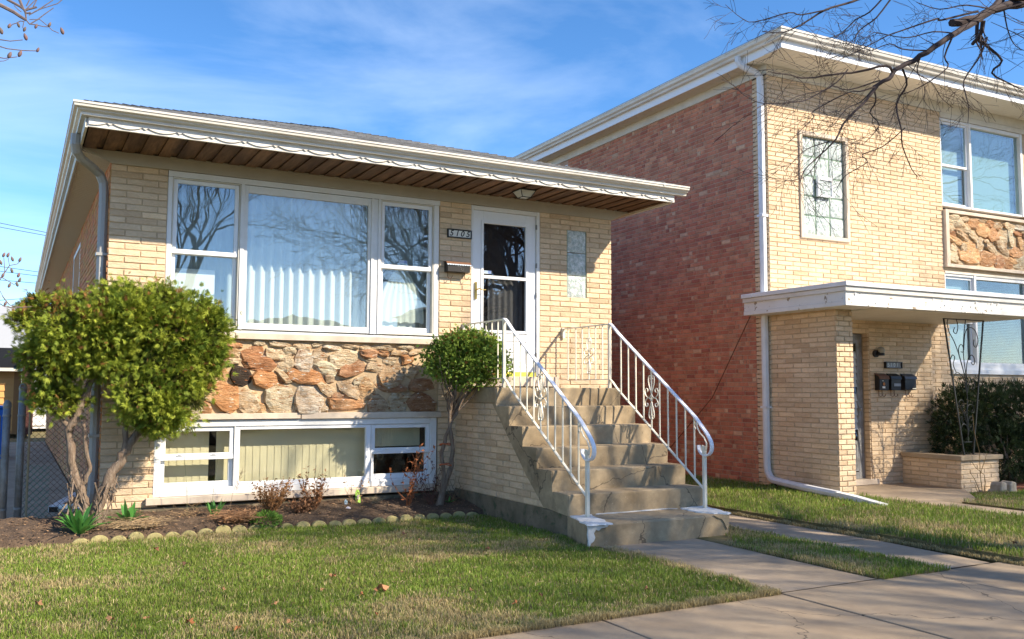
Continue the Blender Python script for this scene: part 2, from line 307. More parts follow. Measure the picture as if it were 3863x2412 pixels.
def bricks(parent, parts, M, kind, quota, tone, out=.009, wt=lambda p: 1):
    """parts: list of (list of bricks (u0,u1,z0,z1), frame matrix with u along x, face looking -y)"""
    im, am = (m_ybrick, m_ybrickA) if kind == 'brick' else (m_rbrick, m_rbrickA)
    allb = []
    for bl, F in parts:
        for b in bl:
            c = M @ F @ Vector(((b[0]+b[1])/2, 0, (b[2]+b[3])/2)); d = (c-CAM).length
            allb.append(((b[1]-b[0])/d*wt(c), b, F))
    allb.sort(key=lambda t: -t[0]); j = MB(); me = unit(im, kind)
    for i, (_, b, F) in enumerate(allb):
        col = tone(b[1]-b[0]); pr = out+random.uniform(-.0025, .003)
        S = F @ Matrix.Translation((b[0], 0, b[2])) @ Matrix.Diagonal((b[1]-b[0], pr, b[3]-b[2], 1))
        if i < quota:
            o = bpy.data.objects.new('brick' if kind == 'brick' else 'red_brick', me); o.color = (*col, 1); place(o, M @ S, parent)
        else: j.add([S @ v.co for v in me.vertices], [tuple(p.vertices) for p in me.polygons], col)
    if j.v: o = obj('bricks' if kind == 'brick' else 'red_bricks', j, am, parent, M); o['kind'] = 'stuff'
I4 = Matrix.Identity(4)
def side(x, y0, flip=True):      # plane x=const facing -x: u runs from y0 backwards (+y)->u ; mapped so that outward is -x
    return Matrix(((0, 1, 0, x), (-1, 0, 0, y0), (0, 0, 1, 0), (0, 0, 0, 1)))   # u -> -y, outward(-y local) -> -x
# ---------------------------------------------------------------- brick bungalow
house = thing('brick_bungalow', 'low yellow brick bungalow with picture window, stone panel and brown board soffit', 'house')
P = .0677
obj('wall', MB().box(.0, .55, 0, .25, .2, 3.72), m_ymort, house); obj('wall', MB().box(3.67, 4.10, 0, .25, .2, 3.72), m_ymort, house)
wf = obj('wall', MB().box(5.085, 5.5, 0, .25, .2, 3.72).box(5.8, 6.2, 0, .25, .2, 3.72).box(5.5, 5.8, 0, .25, .2, 2.605).box(5.5, 5.8, 0, .25, 3.515, 3.72).box(4.1, 5.085, .02, .25, .2, 1.56), m_ymort, house)
fb = lay([(0, .545, .2, 3.705), (3.675, 4.098, .2, 3.705), (5.087, 6.2, .2, 3.705)], [(5.497, 5.803, 2.605, 3.515)], P, .308, .0105, phase=.0)
bricks(wf, [(fb, I4)], M1, 'brick', 290, lambda w_: tone_y(), .009, wt=lambda c: .4 if (c.z < 1.4 and c.x > 4.2) else 1)
# reveals behind the wall edges, foundation, side and back walls
obj('foundation', MB().box(-.005, 3.93, -.012, .25, -.1, .197).box(5.55, 6.2, -.012, .25, -.1, .197), m_found, house, bevel=.006)
sw = obj('side_wall', MB().box(.004, .25, .26, 17, -.1, 3.8).box(5.95, 6.196, .26, 17, -.1, 3.8).box(.25, 5.95, 16.75, 17, -.1, 3.8), m_omort, house)
sb = lay([(-17, 0, 0.02, 3.79)], [(-6.6, -4.75, 2.3, 3.6)], .0677, .205, .011)
bricks(sw, [(sb, side(.0, .0))], M1, 'red_brick', 60, lambda w_: tuple(v*random.uniform(.85, 1.1) for v in (.70, .33, .14)), .008)
sw2 = obj('side_window', ring(4.8, 6.55, 2.32, 3.58, .06, .06, .06, .06, -.01, .06), m_white, house); sw2.matrix_basis = side(.004, 0) @ Matrix.Translation((-11.35, 0, 0)); WM[sw2.name] = sw2.matrix_basis.copy(); sw2.matrix_parent_inverse = WM[house.name].inverted()
# frieze board across the front with raking ends
fz = MB().prism([(-.27, -.03, 3.835), (.0, -.03, 3.705), (6.2, -.03, 3.700), (6.50, -.03, 3.835)], (0, .028, 0))
obj('frieze_board', fz, m_frieze, house, bevel=.003)
obj('frieze_batten', MB().box(.56, 6.19, -.045, -.031, 3.812, 3.838), m_frieze, house)
obj('head_casing', MB().box(.552, 3.668, -.022, -.002, 3.640, 3.698), m_white, house)
# soffit: separate stained boards with dark recesses
sf = obj('soffit', MB().box(-.27, 6.52, -.905, .0, 3.852, 3.862), m_dark, house)
x = -.268; i = 0
bm_ = {}
while x < 6.5:
    wd = .118 if i % 2 == 0 else .052; z = 3.830 if i % 2 == 0 else 3.847; x1 = min(x+wd, 6.518)
    obj('soffit_board', MB().box(x, x1, -.905, -.031, z, z+.012), m_soffw, sf); x = x1+.0035; i += 1
# fascia, scalloped trim, gutter
obj('fascia_board', MB().box(-.30, 6.545, -.930, -.906, 3.812, 3.960), m_scal, house, bevel=.002)
sc_ = MB(); x = -.10-.307
while x < 6.45:
    a0, a1 = max(x, -.285), min(x+.307, 6.54); top = []; bot = []
    for k in range(13):
        t = k/12; xx = x+.307*t; 
        if xx < -.285 or xx > 6.54: continue
        d = .5-abs(t-.5)
        z = 3.845 if d < .04 else 3.868-.036*math.sin(math.pi*min(1, max(0, (t-.06)/.88)))**.75
        top.append((xx, -.944, 3.905)); bot.append((xx, -.944, z))
    n = len(top)
    if n > 1:
        b = top+bot+[(p[0], -.931, p[2]) for p in bot]
        sc_.add(b, [(q, n+q, n+q+1, q+1) for q in range(n-1)]+[(n+q, 2*n+q, 2*n+q+1, n+q+1) for q in range(n-1)])
    x += .307
obj('scalloped_trim', sc_, m_scal, house)
prof = [(0, 0), (.055, 0), (.06, .022), (.085, .038), (.092, .05), (.118, .062), (.122, .083), (.13, .088), (.13, .106), (.121, .106), (.121, .094), (.112, .088), (.01, .088), (0, .06)]
gut = MB().sweep(prof, [((6.69, -.932, 3.903), (0, -1)), ((-.29, -.932, 3.903), (-1, -1)), ((-.29, 17.2, 3.903), (-1, 0))])
obj('gutter', gut, m_gutter, house)
obj('gutter_joint', MB().sweep([(.0, -.002), (.057, -.002), (.062, .021), (.087, .037), (.094, .049), (.12, .061), (.133, .087), (.133, .108), (.0, .108)], [((6.30, -.932, 3.903), (0, -1)), ((6.27, -.932, 3.903), (0, -1))]), m_gutter, house)
obj('side_fascia', MB().box(-.31, -.288, -.93, 17.2, 3.80, 3.90).box(6.50, 6.522, -.905, 17.2, 3.80, 3.96), m_trim, house, bevel=.003)
sfs = obj('side_soffit', MB().prism([(-.288, .0, 3.822), (-.0, 0, 3.752), (0, 0, 3.80), (-.288, 0, 3.86)], (0, 17, 0)).prism([(6.5, .0, 3.822), (6.2, 0, 3.735), (6.2, 0, 3.80), (6.5, 0, 3.86)], (0, 17, 0)), m_vsoff, house)
for k in range(100):
    y = .03+k*.1; obj('soffit_panel', MB().prism([(-.287, y, 3.820), (-.001, y, 3.750), (-.001, y, 3.742), (-.287, y, 3.812)], (0, .094, 0)), m_vsoff, sfs)
# roof
rf = obj('roof', MB().add([(-.40, -1.03, 4.005), (6.62, -1.03, 4.005), (6.62, 17.6, 4.005), (-.40, 17.6, 4.005), (3.14, 2.5, 5.15), (3.14, 14, 5.15)], [(0, 1, 4), (1, 2, 5, 4), (2, 3, 5), (3, 0, 4, 5), (3, 2, 1, 0)]), m_found, house)
sh = MB(); S_ = 1.145/3.53
def shingle_face(o, du, inward, W0, rows, shrink):
    for r in range(rows):
        a = r*shrink; b = W0-r*shrink; u = a-random.random()*.2
        while u < b:
            l = random.choice((.16, .2, .24, .3)); s0 = max(u, a+.12); s1 = min(u+l-.006, b-.12); u += l
            if s1-s0 < .02: continue
            t = random.uniform(.006, .011); k = random.uniform(.55, 1.25); col = (.15*k, .155*k, .165*k)
            h0 = r*.135; q = []
            for (uu, hh, zz) in ((s0, h0, t), (s1, h0, t), (s1, h0+.15, .004), (s0, h0+.15, .004), (s0, h0, -.002), (s1, h0, -.002)):
                q.append((o[0]+du[0]*uu+inward[0]*hh, o[1]+du[1]*uu+inward[1]*hh, o[2]+hh*S_+zz+.008))
            sh.add(q, [(0, 1, 2, 3), (0, 4, 5, 1)], col)
shingle_face((-.41, -1.04, 4.003), (1, 0), (0, 1), 7.03, 26, .135)
shingle_face((-.41, 17.6, 4.003), (0, -1), (1, 0), 18.64, 26, .135)
for x0, sg in ((-.41, 1), (6.62, -1)):
    for k in range(1, 40):
        t = k/40; a = Vector((x0+sg*3.55*t, -1.04+3.54*t, 4.01+1.15*t)); e = Vector((sg*3.55, 3.54, 1.15)).normalized()*.16; n_ = Vector((sg*-.10, .10, -.032)); n2 = Vector((sg*.10, -.10, -.032)); h = Vector((0, 0, .014+random.uniform(0, .006))); c_ = random.uniform(.5, 1.1); col = (.12*c_,)*3
        sh.add([a+h, a+n_+h*.6, a+n_+e, a+e, a+n2+h*.6, a+n2+e, a, a+n_, a+n2], [(0, 1, 2, 3), (0, 3, 5, 4), (0, 6, 7, 1), (0, 4, 8, 6)], col)
o = obj('shingles', sh, m_shingle, rf); o['kind'] = 'stuff'
# downspout at the left corner
ds = MB(); path = [(-.35, -.25, 3.90), (-.352, -.25, 3.80), (-.34, -.22, 3.74), (-.29, -.14, 3.69), (-.17, .02, 3.645), (-.10, .09, 3.60), (-.062, .11, 3.52), (-.055, .11, 3.42), (-.055, .11, .36), (-.07, .16, .25), (-.12, .34, .19), (-.20, 1.0, .12), (-.29, 1.32, .08)]
ds.tube(path, .047, 8)
obj('downspout', ds, m_ds, house)
shoe = obj('downspout_shoe', MB().ribbon([(-.05, 2.02, .15), (-.2, 1.64, .12), (-.35, 1.27, .085)], (.105, -.04, 0), .075), m_dsw, house, bevel=.006)
obj('opening', MB().add([(-.395, 1.268, .055), (-.305, 1.232, .055), (-.305, 1.232, .112), (-.395, 1.268, .112)], [(0, 1, 2, 3)]), m_dark, shoe)
obj('downspout_strap', MB().box(-.108, .0, .055, .165, 2.76, 2.79).box(-.108, 0, .055, .165, .92, .95), m_ds, house)
# -------- upper window group
def sash(parent, x0, x1, z0, z1, y, b=.045, gm=None, mt=None, bt=None):
    s_ = obj('sash', ring(x0, x1, z0, z1, b, b, bt or b, b, y, y+.035), mt or m_vinyl, parent, bevel=.004)
    obj('pane', MB().box(x0+b-.003, x1-b+.003, y+.015, y+.019, z0+(bt or b)-.003, z1-b+.003), gm or m_glass, s_); return s_
wg = obj('picture_window', MB().box(1.303, 1.345, -.012, .12, 2.05, 3.639), m_white, house, bevel=.004)
for a_, b_, y_ in ((.552, .597, -.005), (2.80, 2.835, -.012), (2.885, 2.918, -.012), (2.836, 2.884, .0), (3.602, 3.665, -.005)): obj('casing', MB().box(a_, b_, y_, .12, 2.05, 3.639), m_white, wg, bevel=.004)
obj('window_stool', MB().prism([(.54, -.035, 2.012), (.54, -.035, 2.032), (.54, .12, 2.052), (.54, .12, 2.012)], (3.125, 0, 0)), m_white, wg, bevel=.003)
obj('stone_sill', MB().box(.50, 1.27, -.055, .1, 1.945, 2.010).box(1.276, 3.665, -.055, .1, 1.945, 2.010), m_stone_l, wg, bevel=.004)
# fixed picture sash with cream surround
sp = obj('sash', ring(1.346, 2.799, 2.056, 3.638, .04, .03, .068, .083, .005, .045), m_white, wg, bevel=.004)
obj('pane', MB().box(1.38, 2.775, .028, .034, 2.12, 3.56), m_glass, sp)
for x0, x1 in ((.600, 1.300), (2.922, 3.598)):
    s1_ = sash(wg, x0+.012, x1-.012, 2.838, 3.625, .022, .042)
    s2_ = sash(wg, x0+.012, x1-.012, 2.085, 2.868, .060, .040, bt=.06)
    obj('meeting_rail', MB().box(x0+.012, x1-.012, .018, .06, 2.832, 2.872), m_vinyl, s1_, bevel=.003)
    obj('window_jamb', MB().box(x0, x0+.010, .0, .12, 2.055, 3.638).box(x1-.010, x1, 0, .12, 2.055, 3.638).box(x0+.01, x1-.01, .0, .12, 3.627, 3.638).box(x0+.010, x1-.010, .0, .12, 2.055, 2.083), m_trim, wg)
# room behind, so that the glass has a dark interior
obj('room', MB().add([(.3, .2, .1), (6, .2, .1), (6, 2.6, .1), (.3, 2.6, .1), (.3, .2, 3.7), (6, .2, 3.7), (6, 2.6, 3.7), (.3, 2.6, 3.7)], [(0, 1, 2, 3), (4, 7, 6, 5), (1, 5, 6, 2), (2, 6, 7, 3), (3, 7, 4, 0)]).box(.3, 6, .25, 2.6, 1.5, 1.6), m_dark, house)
m_sheer = mat('grey_sheer', (.42, .47, .48), .9, trans=.15)
def drape(x0, x1, z0, z1, y, amp, wl, n=None):
    m = MB(); n = n or int((x1-x0)/wl*10); 
    for i in range(n+1):
        x = x0+(x1-x0)*i/n; a = math.sin(2*math.pi*(x-x0)/wl+.8*math.sin(7*x)); yy = y+amp*a
        m.v += [(x, yy, z0), (x, yy*.9+y*.1, z1)]
    m.f = [(2*i, 2*i+2, 2*i+3, 2*i+1) for i in range(n)]; return m
tag(obj('curtain', drape(1.36, 2.80, 2.08, 3.60, .17, .030, .115), m_curt, loc=(2.08, .2, 2.08), smooth=True), 'white pleated drapes filling the big picture window of the bungalow', 'curtain')
def swag(cx, hw, z0, z1):   # sheer tied in at the top, spreading below with a scalloped hem
    m = MB(); nu, nv = 24, 12
    for j in range(nv+1):
        t = j/nv; wv = hw*(.22+.78*math.sin(min(1, t*1.1)*math.pi/2)**.9)
        for i in range(nu+1):
            u = 2*i/nu-1; z = z1-(z1-z0)*t+(.02*abs(math.sin(u*7)) if j == nv else 0); m.v.append((cx+u*wv, .17+.012*math.sin(u*22), z))
    m.f = [(j*(nu+1)+i, (j+1)*(nu+1)+i, (j+1)*(nu+1)+i+1, j*(nu+1)+i+1) for j in range(nv) for i in range(nu)]; return m
tag(obj('curtain', drape(.56, 1.32, 2.06, 3.62, .26, .012, .09), m_sheer, loc=(.95, .26, 2.06), smooth=True), 'thin grey sheer behind the left double hung window above the shrub', 'curtain')
tag(obj('curtain', drape(2.88, 3.64, 2.06, 3.62, .26, .012, .09), m_sheer, loc=(3.25, .26, 2.06), smooth=True), 'thin grey sheer behind the narrow double hung window by the house number', 'curtain')
tag(obj('curtain', swag(3.25, .30, 2.20, 2.86), m_curt, loc=(3.25, .17, 2.2), smooth=True), 'bell shaped white curtain in the narrow window beside the house number', 'curtain')
for lx, lb in ((.63, 'pale shade pulled halfway down in the window above the round shrub'), (3.0, 'pale shade behind the bell shaped curtain in the narrow window')):
    tag(obj('roller_blind', MB().box(lx, lx+.46, .215, .22, 2.10, 2.42).box(lx, lx+.46, .21, .215, 2.435, 2.70), m_shade, loc=(lx, .215, 2.1)), lb, 'roller blind')
# stickers
def text(body, size, mat_, parent, M, ext=.0008, shear=0, name='lettering', al='CENTER'):
    cu = bpy.data.curves.new(name, 'FONT'); cu.body = body; cu.size = size; cu.extrude = ext; cu.align_x = al; cu.align_y = 'CENTER'; cu.shear = shear; cu.offset = size*.012
    t_ = bpy.data.objects.new(name, cu); C.objects.link(t_); bpy.context.view_layer.update()
    me = bpy.data.meshes.new_from_object(t_); bpy.data.objects.remove(t_); me.materials.clear(); me.materials.append(mat_)
    return place(bpy.data.objects.new(name, me), M, parent)
UP = Matrix.Rotation(R(90), 4, 'X')
m_blue = mat('blue_sticker', (.05, .16, .50), .4); m_pale = mat('pale_sticker', (.62, .72, .82), .4)
def sticker(x, z, y, lb, w_=.10):
    t_ = thing('security_sticker', lb, 'sticker', (x, y, z))
    obj('backing', MB().box(x, x+w_, y-.001, y, z, z+.038), m_pale, t_); obj('badge', MB().box(x+w_*.62, x+w_*.97, y-.002, y-.001, z+.004, z+.036), m_blue, t_)
    text('ADT', .016, m_plate, t_, Matrix.Translation((x+w_*.795, y-.0025, z+.02)) @ UP)
    obj('print_line', MB().box(x+.006, x+w_*.58, y-.0015, y-.001, z+.014, z+.022), m_blue, t_)
sticker(3.17, 2.905, .034, 'small blue and white security sticker in the narrow window beside the house number')
# -------- stone panel
ST1 = [(1.28,1.883,0.18,0.061,-5,1),(1.27,1.79,0.14,0.105,0,0),(1.26,1.703,0.18,0.074,0,4),(1.47,1.813,0.23,0.118,20,2),(1.54,1.908,0.12,0.063,0,4),(1.76,1.902,0.24,0.064,-5,4),(2.01,1.889,0.22,0.077,-5,3),(2.19,1.914,0.15,0.052,10,4),(2.35,1.879,0.2,0.054,-5,5),(2.57,1.898,0.21,0.046,-5,3),(2.75,1.889,0.12,0.066,0,4),(2.94,1.901,0.27,0.067,-5,3),(3.23,1.908,0.22,0.055,-5,3),(3.38,1.851,0.24,0.048,15,3),(1.73,1.794,0.24,0.127,-5,3),(1.87,1.835,0.15,0.089,-15,4),(1.54,1.689,0.33,0.175,-10,2),(1.83,1.694,0.19,0.165,35,3),(2.04,1.73,0.21,0.218,-20,5),(2.21,1.778,0.17,0.193,-35,6),(2.5,1.765,0.33,0.184,20,4),(2.8,1.811,0.21,0.1,0,2),(2.97,1.828,0.13,0.066,0,1),(3.17,1.833,0.19,0.055,10,3),(2.83,1.745,0.14,0.04,0,3),(3.06,1.743,0.16,0.087,0,3),(3.27,1.753,0.15,0.109,0,1),(2.88,1.666,0.22,0.12,-10,3),(2.28,1.644,0.25,0.142,-25,4),(2.6,1.649,0.33,0.171,20,2),(1.35,1.556,0.23,0.185,-10,7),(1.17,1.554,0.11,0.159,0,0),(1.66,1.497,0.36,0.176,-15,1),(1.81,1.549,0.2,0.075,-50,3),(2.07,1.545,0.39,0.16,-5,1),(2.34,1.522,0.12,0.091,-10,6),(3.09,1.589,0.32,0.241,30,3),(3.32,1.632,0.16,0.15,-30,3),(2.7,1.518,0.16,0.079,20,4),(1.02,1.358,0.17,0.157,-20,0),(1.14,1.444,0.14,0.073,30,1),(1.21,1.322,0.25,0.294,0,1),(1.44,1.285,0.23,0.247,0,4),(1.77,1.296,0.31,0.289,0,4),(1.57,1.204,0.1,0.111,-50,0),(2.11,1.296,0.33,0.294,-10,5),(2.31,1.405,0.25,0.122,-35,3),(2.55,1.419,0.3,0.156,-30,6),(2.77,1.42,0.18,0.238,10,0),(3.07,1.428,0.37,0.094,-5,2),(2.55,1.243,0.46,0.124,-4,1),(2.44,1.341,0.16,0.065,10,2),(3.17,1.254,0.22,0.241,0,4),(2.9,1.241,0.22,0.225,30,6),(3.45,1.457,0.31,0.15,10,2),(3.46,1.259,0.32,0.203,-10,2),(0.96,1.226,0.22,0.121,-25,1),(2.01,1.163,0.1,0.076,-30,2),(2.27,1.218,0.12,0.115,0,3),(3.24,1.348,0.15,0.081,0,3)]
ST2 = [(4.09,4.257,0.33,0.179,-10,4),(4.33,4.312,0.2,0.113,0,3),(3.99,4.148,0.23,0.134,0,3),(4.55,4.241,0.27,0.159,0,1),(4.39,4.194,0.2,0.113,-20,3),(4.6,4.337,0.24,0.068,0,3),(4.84,4.336,0.21,0.092,0,3),(4.8,4.173,0.38,0.274,-20,0),(4.96,4.278,0.21,0.138,0,1),(5.16,4.272,0.28,0.138,-20,3),(5.55,4.306,0.44,0.117,10,3),(5.8,4.282,0.29,0.106,-10,5),(4.27,4.116,0.37,0.09,-5,3),(3.98,4.014,0.2,0.133,0,2),(4.28,4.028,0.37,0.134,-15,3),(5.08,4.105,0.32,0.23,20,1),(5.34,4.15,0.25,0.255,-25,3),(5.57,4.111,0.25,0.35,-15,4),(5.78,4.174,0.26,0.093,0,2),(4.59,4.03,0.38,0.136,-25,3),(4.09,3.923,0.4,0.111,-15,0),(4.95,3.969,0.31,0.08,0,3),(4.75,3.897,0.21,0.205,-20,3),(5.86,4.029,0.22,0.282,0,0),(4.04,3.797,0.2,0.133,0,4),(4.44,3.749,0.51,0.382,0,0),(5.03,3.861,0.39,0.16,-20,3),(5.38,3.922,0.47,0.278,-20,4),(5.67,3.851,0.33,0.187,0,1),(4.05,3.654,0.3,0.177,-10,4),(4.91,3.671,0.42,0.25,0,1),(4.6,3.638,0.21,0.135,0,4),(5.22,3.635,0.32,0.207,0,2),(5.44,3.627,0.25,0.184,-20,1),(5.76,3.661,0.33,0.234,0,4),(5.18,4.021,0.21,0.092,0,3),(5.58,3.683,0.22,0.116,0,0),(4.3,3.818,0.2,0.135,0,3),(4.19,3.565,0.23,0.089,0,4)]
SC_ = [(.76, .51, .28), (.68, .36, .17), (.54, .28, .15), (.73, .59, .40), (.84, .74, .54), (.80, .73, .61), (.58, .46, .32), (.05, .035, .03)]
def stones(parent, data, M, y=0, mt=None):
    for (cx, cz, w_, h_, rot, ci) in data:
        n = random.choice((8, 9, 10)); a0 = random.random()*6; ca, sa = math.cos(R(rot)), math.sin(R(rot)); ri, ro, rc, rt = [], [], [], []
        jit = [random.uniform(.80, 1.12) for _ in range(n)]; dep = random.uniform(.022, .042); tx, tz = random.uniform(-.3, .3), random.uniform(-.35, .2)
        for k in range(n):
            a = a0*.2+2*math.pi*k/n; c_, s_ = math.cos(a), math.sin(a); e = 3.4; q = (abs(c_)**e+abs(s_)**e)**(-1/e)*jit[k]
            px_, pz_ = c_*q*w_*.585, s_*q*h_*.60
            for lst, f, d in ((ro, 1.0, -.004), (ri, .93, dep*.62), (rt, .66, dep*(1+random.uniform(-.35, .35)))):
                X, Z = px_*f, pz_*f; dd_ = d+(X*tx+Z*tz)*(.9 if d > 0 else 0)
                lst.append((cx+X*ca-Z*sa, y-max(dd_, .004) if d > 0 else y+.004, cz+X*sa+Z*ca))
        rc = [(cx, y-dep*random.uniform(.85, 1.15), cz)]
        k_ = random.uniform(.82, 1.15); col = tuple(min(.9, v*k_) for v in SC_[ci]); c2 = SC_[random.choice((0, 1, 3, 4))]; m = MB()
        cols = []
        vs = ro+ri+rt+rc
        for q in range(len(vs)):
            t = .35*random.random() if ci != 7 else .05*random.random(); cols.append(tuple(col[z]*(1-t)+c2[z]*t for z in range(3)))
        m.v = vs; m.c = cols
        m.f = [(i, (i+1) % n, n+(i+1) % n, n+i) for i in range(n)]+[(n+i, n+(i+1) % n, 2*n+(i+1) % n, 2*n+i) for i in range(n)]+[(2*n+i, 2*n+(i+1) % n, 3*n) for i in range(n)]
        obj('stone', m, m_vstone, parent, M)
sp1 = obj('stone_panel', MB().box(.552, 3.668, .004, .2, 1.150, 1.944), m_vmort, house)
extra = [(x_, 1.17+random.uniform(0, .7), random.uniform(.14, .22), random.uniform(.09, .15), random.uniform(-20, 20), random.choice((0, 1, 3, 4))) for x_ in (.65, .83, .95, .68, .9)]
extra = [(.66, 1.25, .2, .16, 5, 0), (.87, 1.23, .18, .14, -8, 4), (.68, 1.43, .22, .16, 3, 1), (.90, 1.40, .17, .15, 12, 3), (.66, 1.61, .2, .15, 0, 4), (.88, 1.58, .2, .15, 9, 0), (.68, 1.78, .23, .14, 5, 3), (.92, 1.76, .2, .14, 0, 1), (.7, 1.89, .2, .07, 0, 4), (.98, 1.885, .24, .08, 0, 3), (1.07, 1.66, .13, .12, 0, 2), (1.1, 1.5, .15, .13, 0, 0)]
stones(sp1, ST1+extra, M1, .004)
obj('stone_lintel', MB().box(.505, 2.003, -.045, .18, 1.085, 1.149).box(2.012, 3.70, -.045, .18, 1.080, 1.149), m_stone_l, house, bevel=.004)
# -------- basement windows
bw = obj('basement_window', MB().box(.500, .565, -.012, .12, .30, 1.082).box(3.575, 3.655, -.012, .12, .30, 1.078).box(.566, 3.574, -.012, .12, 1.010, 1.078).box(.566, 3.574, -.012, .12, .30, .362), m_white, house, bevel=.004)
obj('sill', MB().box(.43, 3.62, -.06, .12, .225, .298), m_stone_l, bw, bevel=.005)
ms_ = obj('sash', ring(1.318, 2.835, .364, 1.008, .044, .06, .055, .036, .0, .05), m_vinyl, bw, bevel=.004)
obj('pane', MB().box(1.36, 2.777, .022, .026, .417, .974), m_glassb, ms_)
for x0, x1 in ((.567, 1.30), (2.845, 3.573)):
    a_ = sash(bw, x0, x1, .695, 1.008, .01, .046, gm=m_glassb, bt=.04); b_ = sash(bw, x0, x1, .378, .720, .045, .046, gm=m_glassb, bt=.058)
    obj('meeting_rail', MB().box(x0, x1, .002, .045, .668, .712), m_vinyl, a_, bevel=.003)
    for q in (.25, .72): obj('sash_lock', MB().box(x0+(x1-x0)*q-.03, x0+(x1-x0)*q+.03, -.006, .03, .7125, .722).box(x0+(x1-x0)*q-.012, x0+(x1-x0)*q+.02, -.012, .01, .7225, .731), m_vinyl, a_)
    obj('sash_bottom', MB().box(x0, x1, .0, .045, .3625, .3775), m_vinyl, bw)
obj('mullion', MB().box(1.302, 1.316, -.006, .1, .363, 1.009).box(2.837, 2.843, -.006, .1, .363, 1.009), m_white, bw)
bl = thing('vertical_blinds', 'cream vertical blinds hanging behind the low basement windows', 'blinds', (2, .2, .35))
sl = MB(); k = 0; x = .60
while x < 3.5:
    if not (1.02 < x < 1.12):
        z0_ = .36 if not (x > 2.86) else .74
        o = obj('slat', MB().add([(x, .196, z0_), (x+.084, .203, z0_), (x+.084, .203, 1.03), (x, .196, 1.03)], [(0, 1, 2, 3)]), m_blind, bl)
    x += .079
# -------- glass blocks, door
gb = obj('glass_block_window', ring(5.5, 5.8, 2.607, 3.513, .008, .008, .008, .008, .0, .08), m_gjoint, house)
for k in range(3):
    z0_ = 2.615+k*.300
    m = MB(); n = 10
    for j in range(n+1):
        for i in range(n+1):
            u, v = i/n, j/n; e = min(u, 1-u, v, 1-v); m.v.append((5.508+.284*u, -.004-(.012*min(1, e*8))+(random.uniform(-.006, .006) if e > .05 else .006), z0_+.292*v))
    m.f = [(j*(n+1)+i, j*(n+1)+i+1, (j+1)*(n+1)+i+1, (j+1)*(n+1)+i) for j in range(n) for i in range(n)]
    obj('glass_block', m, m_gblock, gb, smooth=True)
dr = obj('door_frame', MB().box(4.100, 4.130, -.01, .14, 1.585, 3.698).box(5.036, 5.082, -.01, .14, 1.585, 3.698).box(4.131, 5.035, -.01, .14, 3.645, 3.698), m_white, house, bevel=.004)
sdoor = obj('storm_door', ring(4.135, 5.032, 1.632, 3.641, .142, .146, .52, .152, .012, .05), m_vinyl, house, bevel=.004)
obj('glazing_bead', ring(4.245, 4.918, 2.115, 3.525, .033, .033, .033, .036, .0, .0115), m_vinyl, sdoor, bevel=.003)
obj('mid_rail', MB().box(4.278, 4.885, .004, .04, 2.795, 2.835), m_vinyl, sdoor, bevel=.003)
obj('kick_panel', ring(4.26, 4.905, 1.70, 2.04, .02, .02, .02, .02, .004, .0115).box(4.31, 4.855, .006, .0115, 1.75, 1.99), m_vinyl, sdoor, bevel=.002)
obj('pane', MB().box(4.276, 4.887, .026, .030, 2.150, 2.796).box(4.276, 4.887, .026, .030, 2.834, 3.49), m_glassd, sdoor)
obj('sweep', MB().box(4.137, 5.03, .004, .05, 1.578, 1.631), m_sweep, sdoor)
obj('handle', MB().box(4.156, 4.184, -.012, .011, 2.526, 2.739).tube([(4.17, -.012, 2.645), (4.17, -.045, 2.645), (4.20, -.05, 2.655), (4.24, -.05, 2.64), (4.29, -.045, 2.646)], [.010, .010, .009, .008, .006], 6), m_brass, sdoor, bevel=.003)
for z in (3.50, 3.0, 2.62, 1.85): obj('hinge', MB().box(5.030, 5.040, -.016, .011, z-.03, z+.03), m_galv, sdoor)
obj('threshold', MB().box(4.05, 5.32, -.10, .1, 1.452, 1.576), m_stone_l, house, bevel=.005)
# inner door, half seen behind the storm door
obj('inner_door', MB().box(4.14, 5.03, .15, .19, 1.58, 3.64), mat('dark_inner_door', (.10, .075, .06), .6, var=(.06, .045, .04), vs=3), house)
tag(obj('curtain', drape(4.40, 4.90, 2.1, 2.83, .13, .012, .09), mat('dim_curtain', (.30, .28, .26), .9), loc=(4.6, .13, 2.1)), 'dim grey curtain behind the lower glass of the white storm door', 'curtain')
sticker(4.282, 2.858, .025, 'small blue and white security sticker on the glass of the storm door', .115)
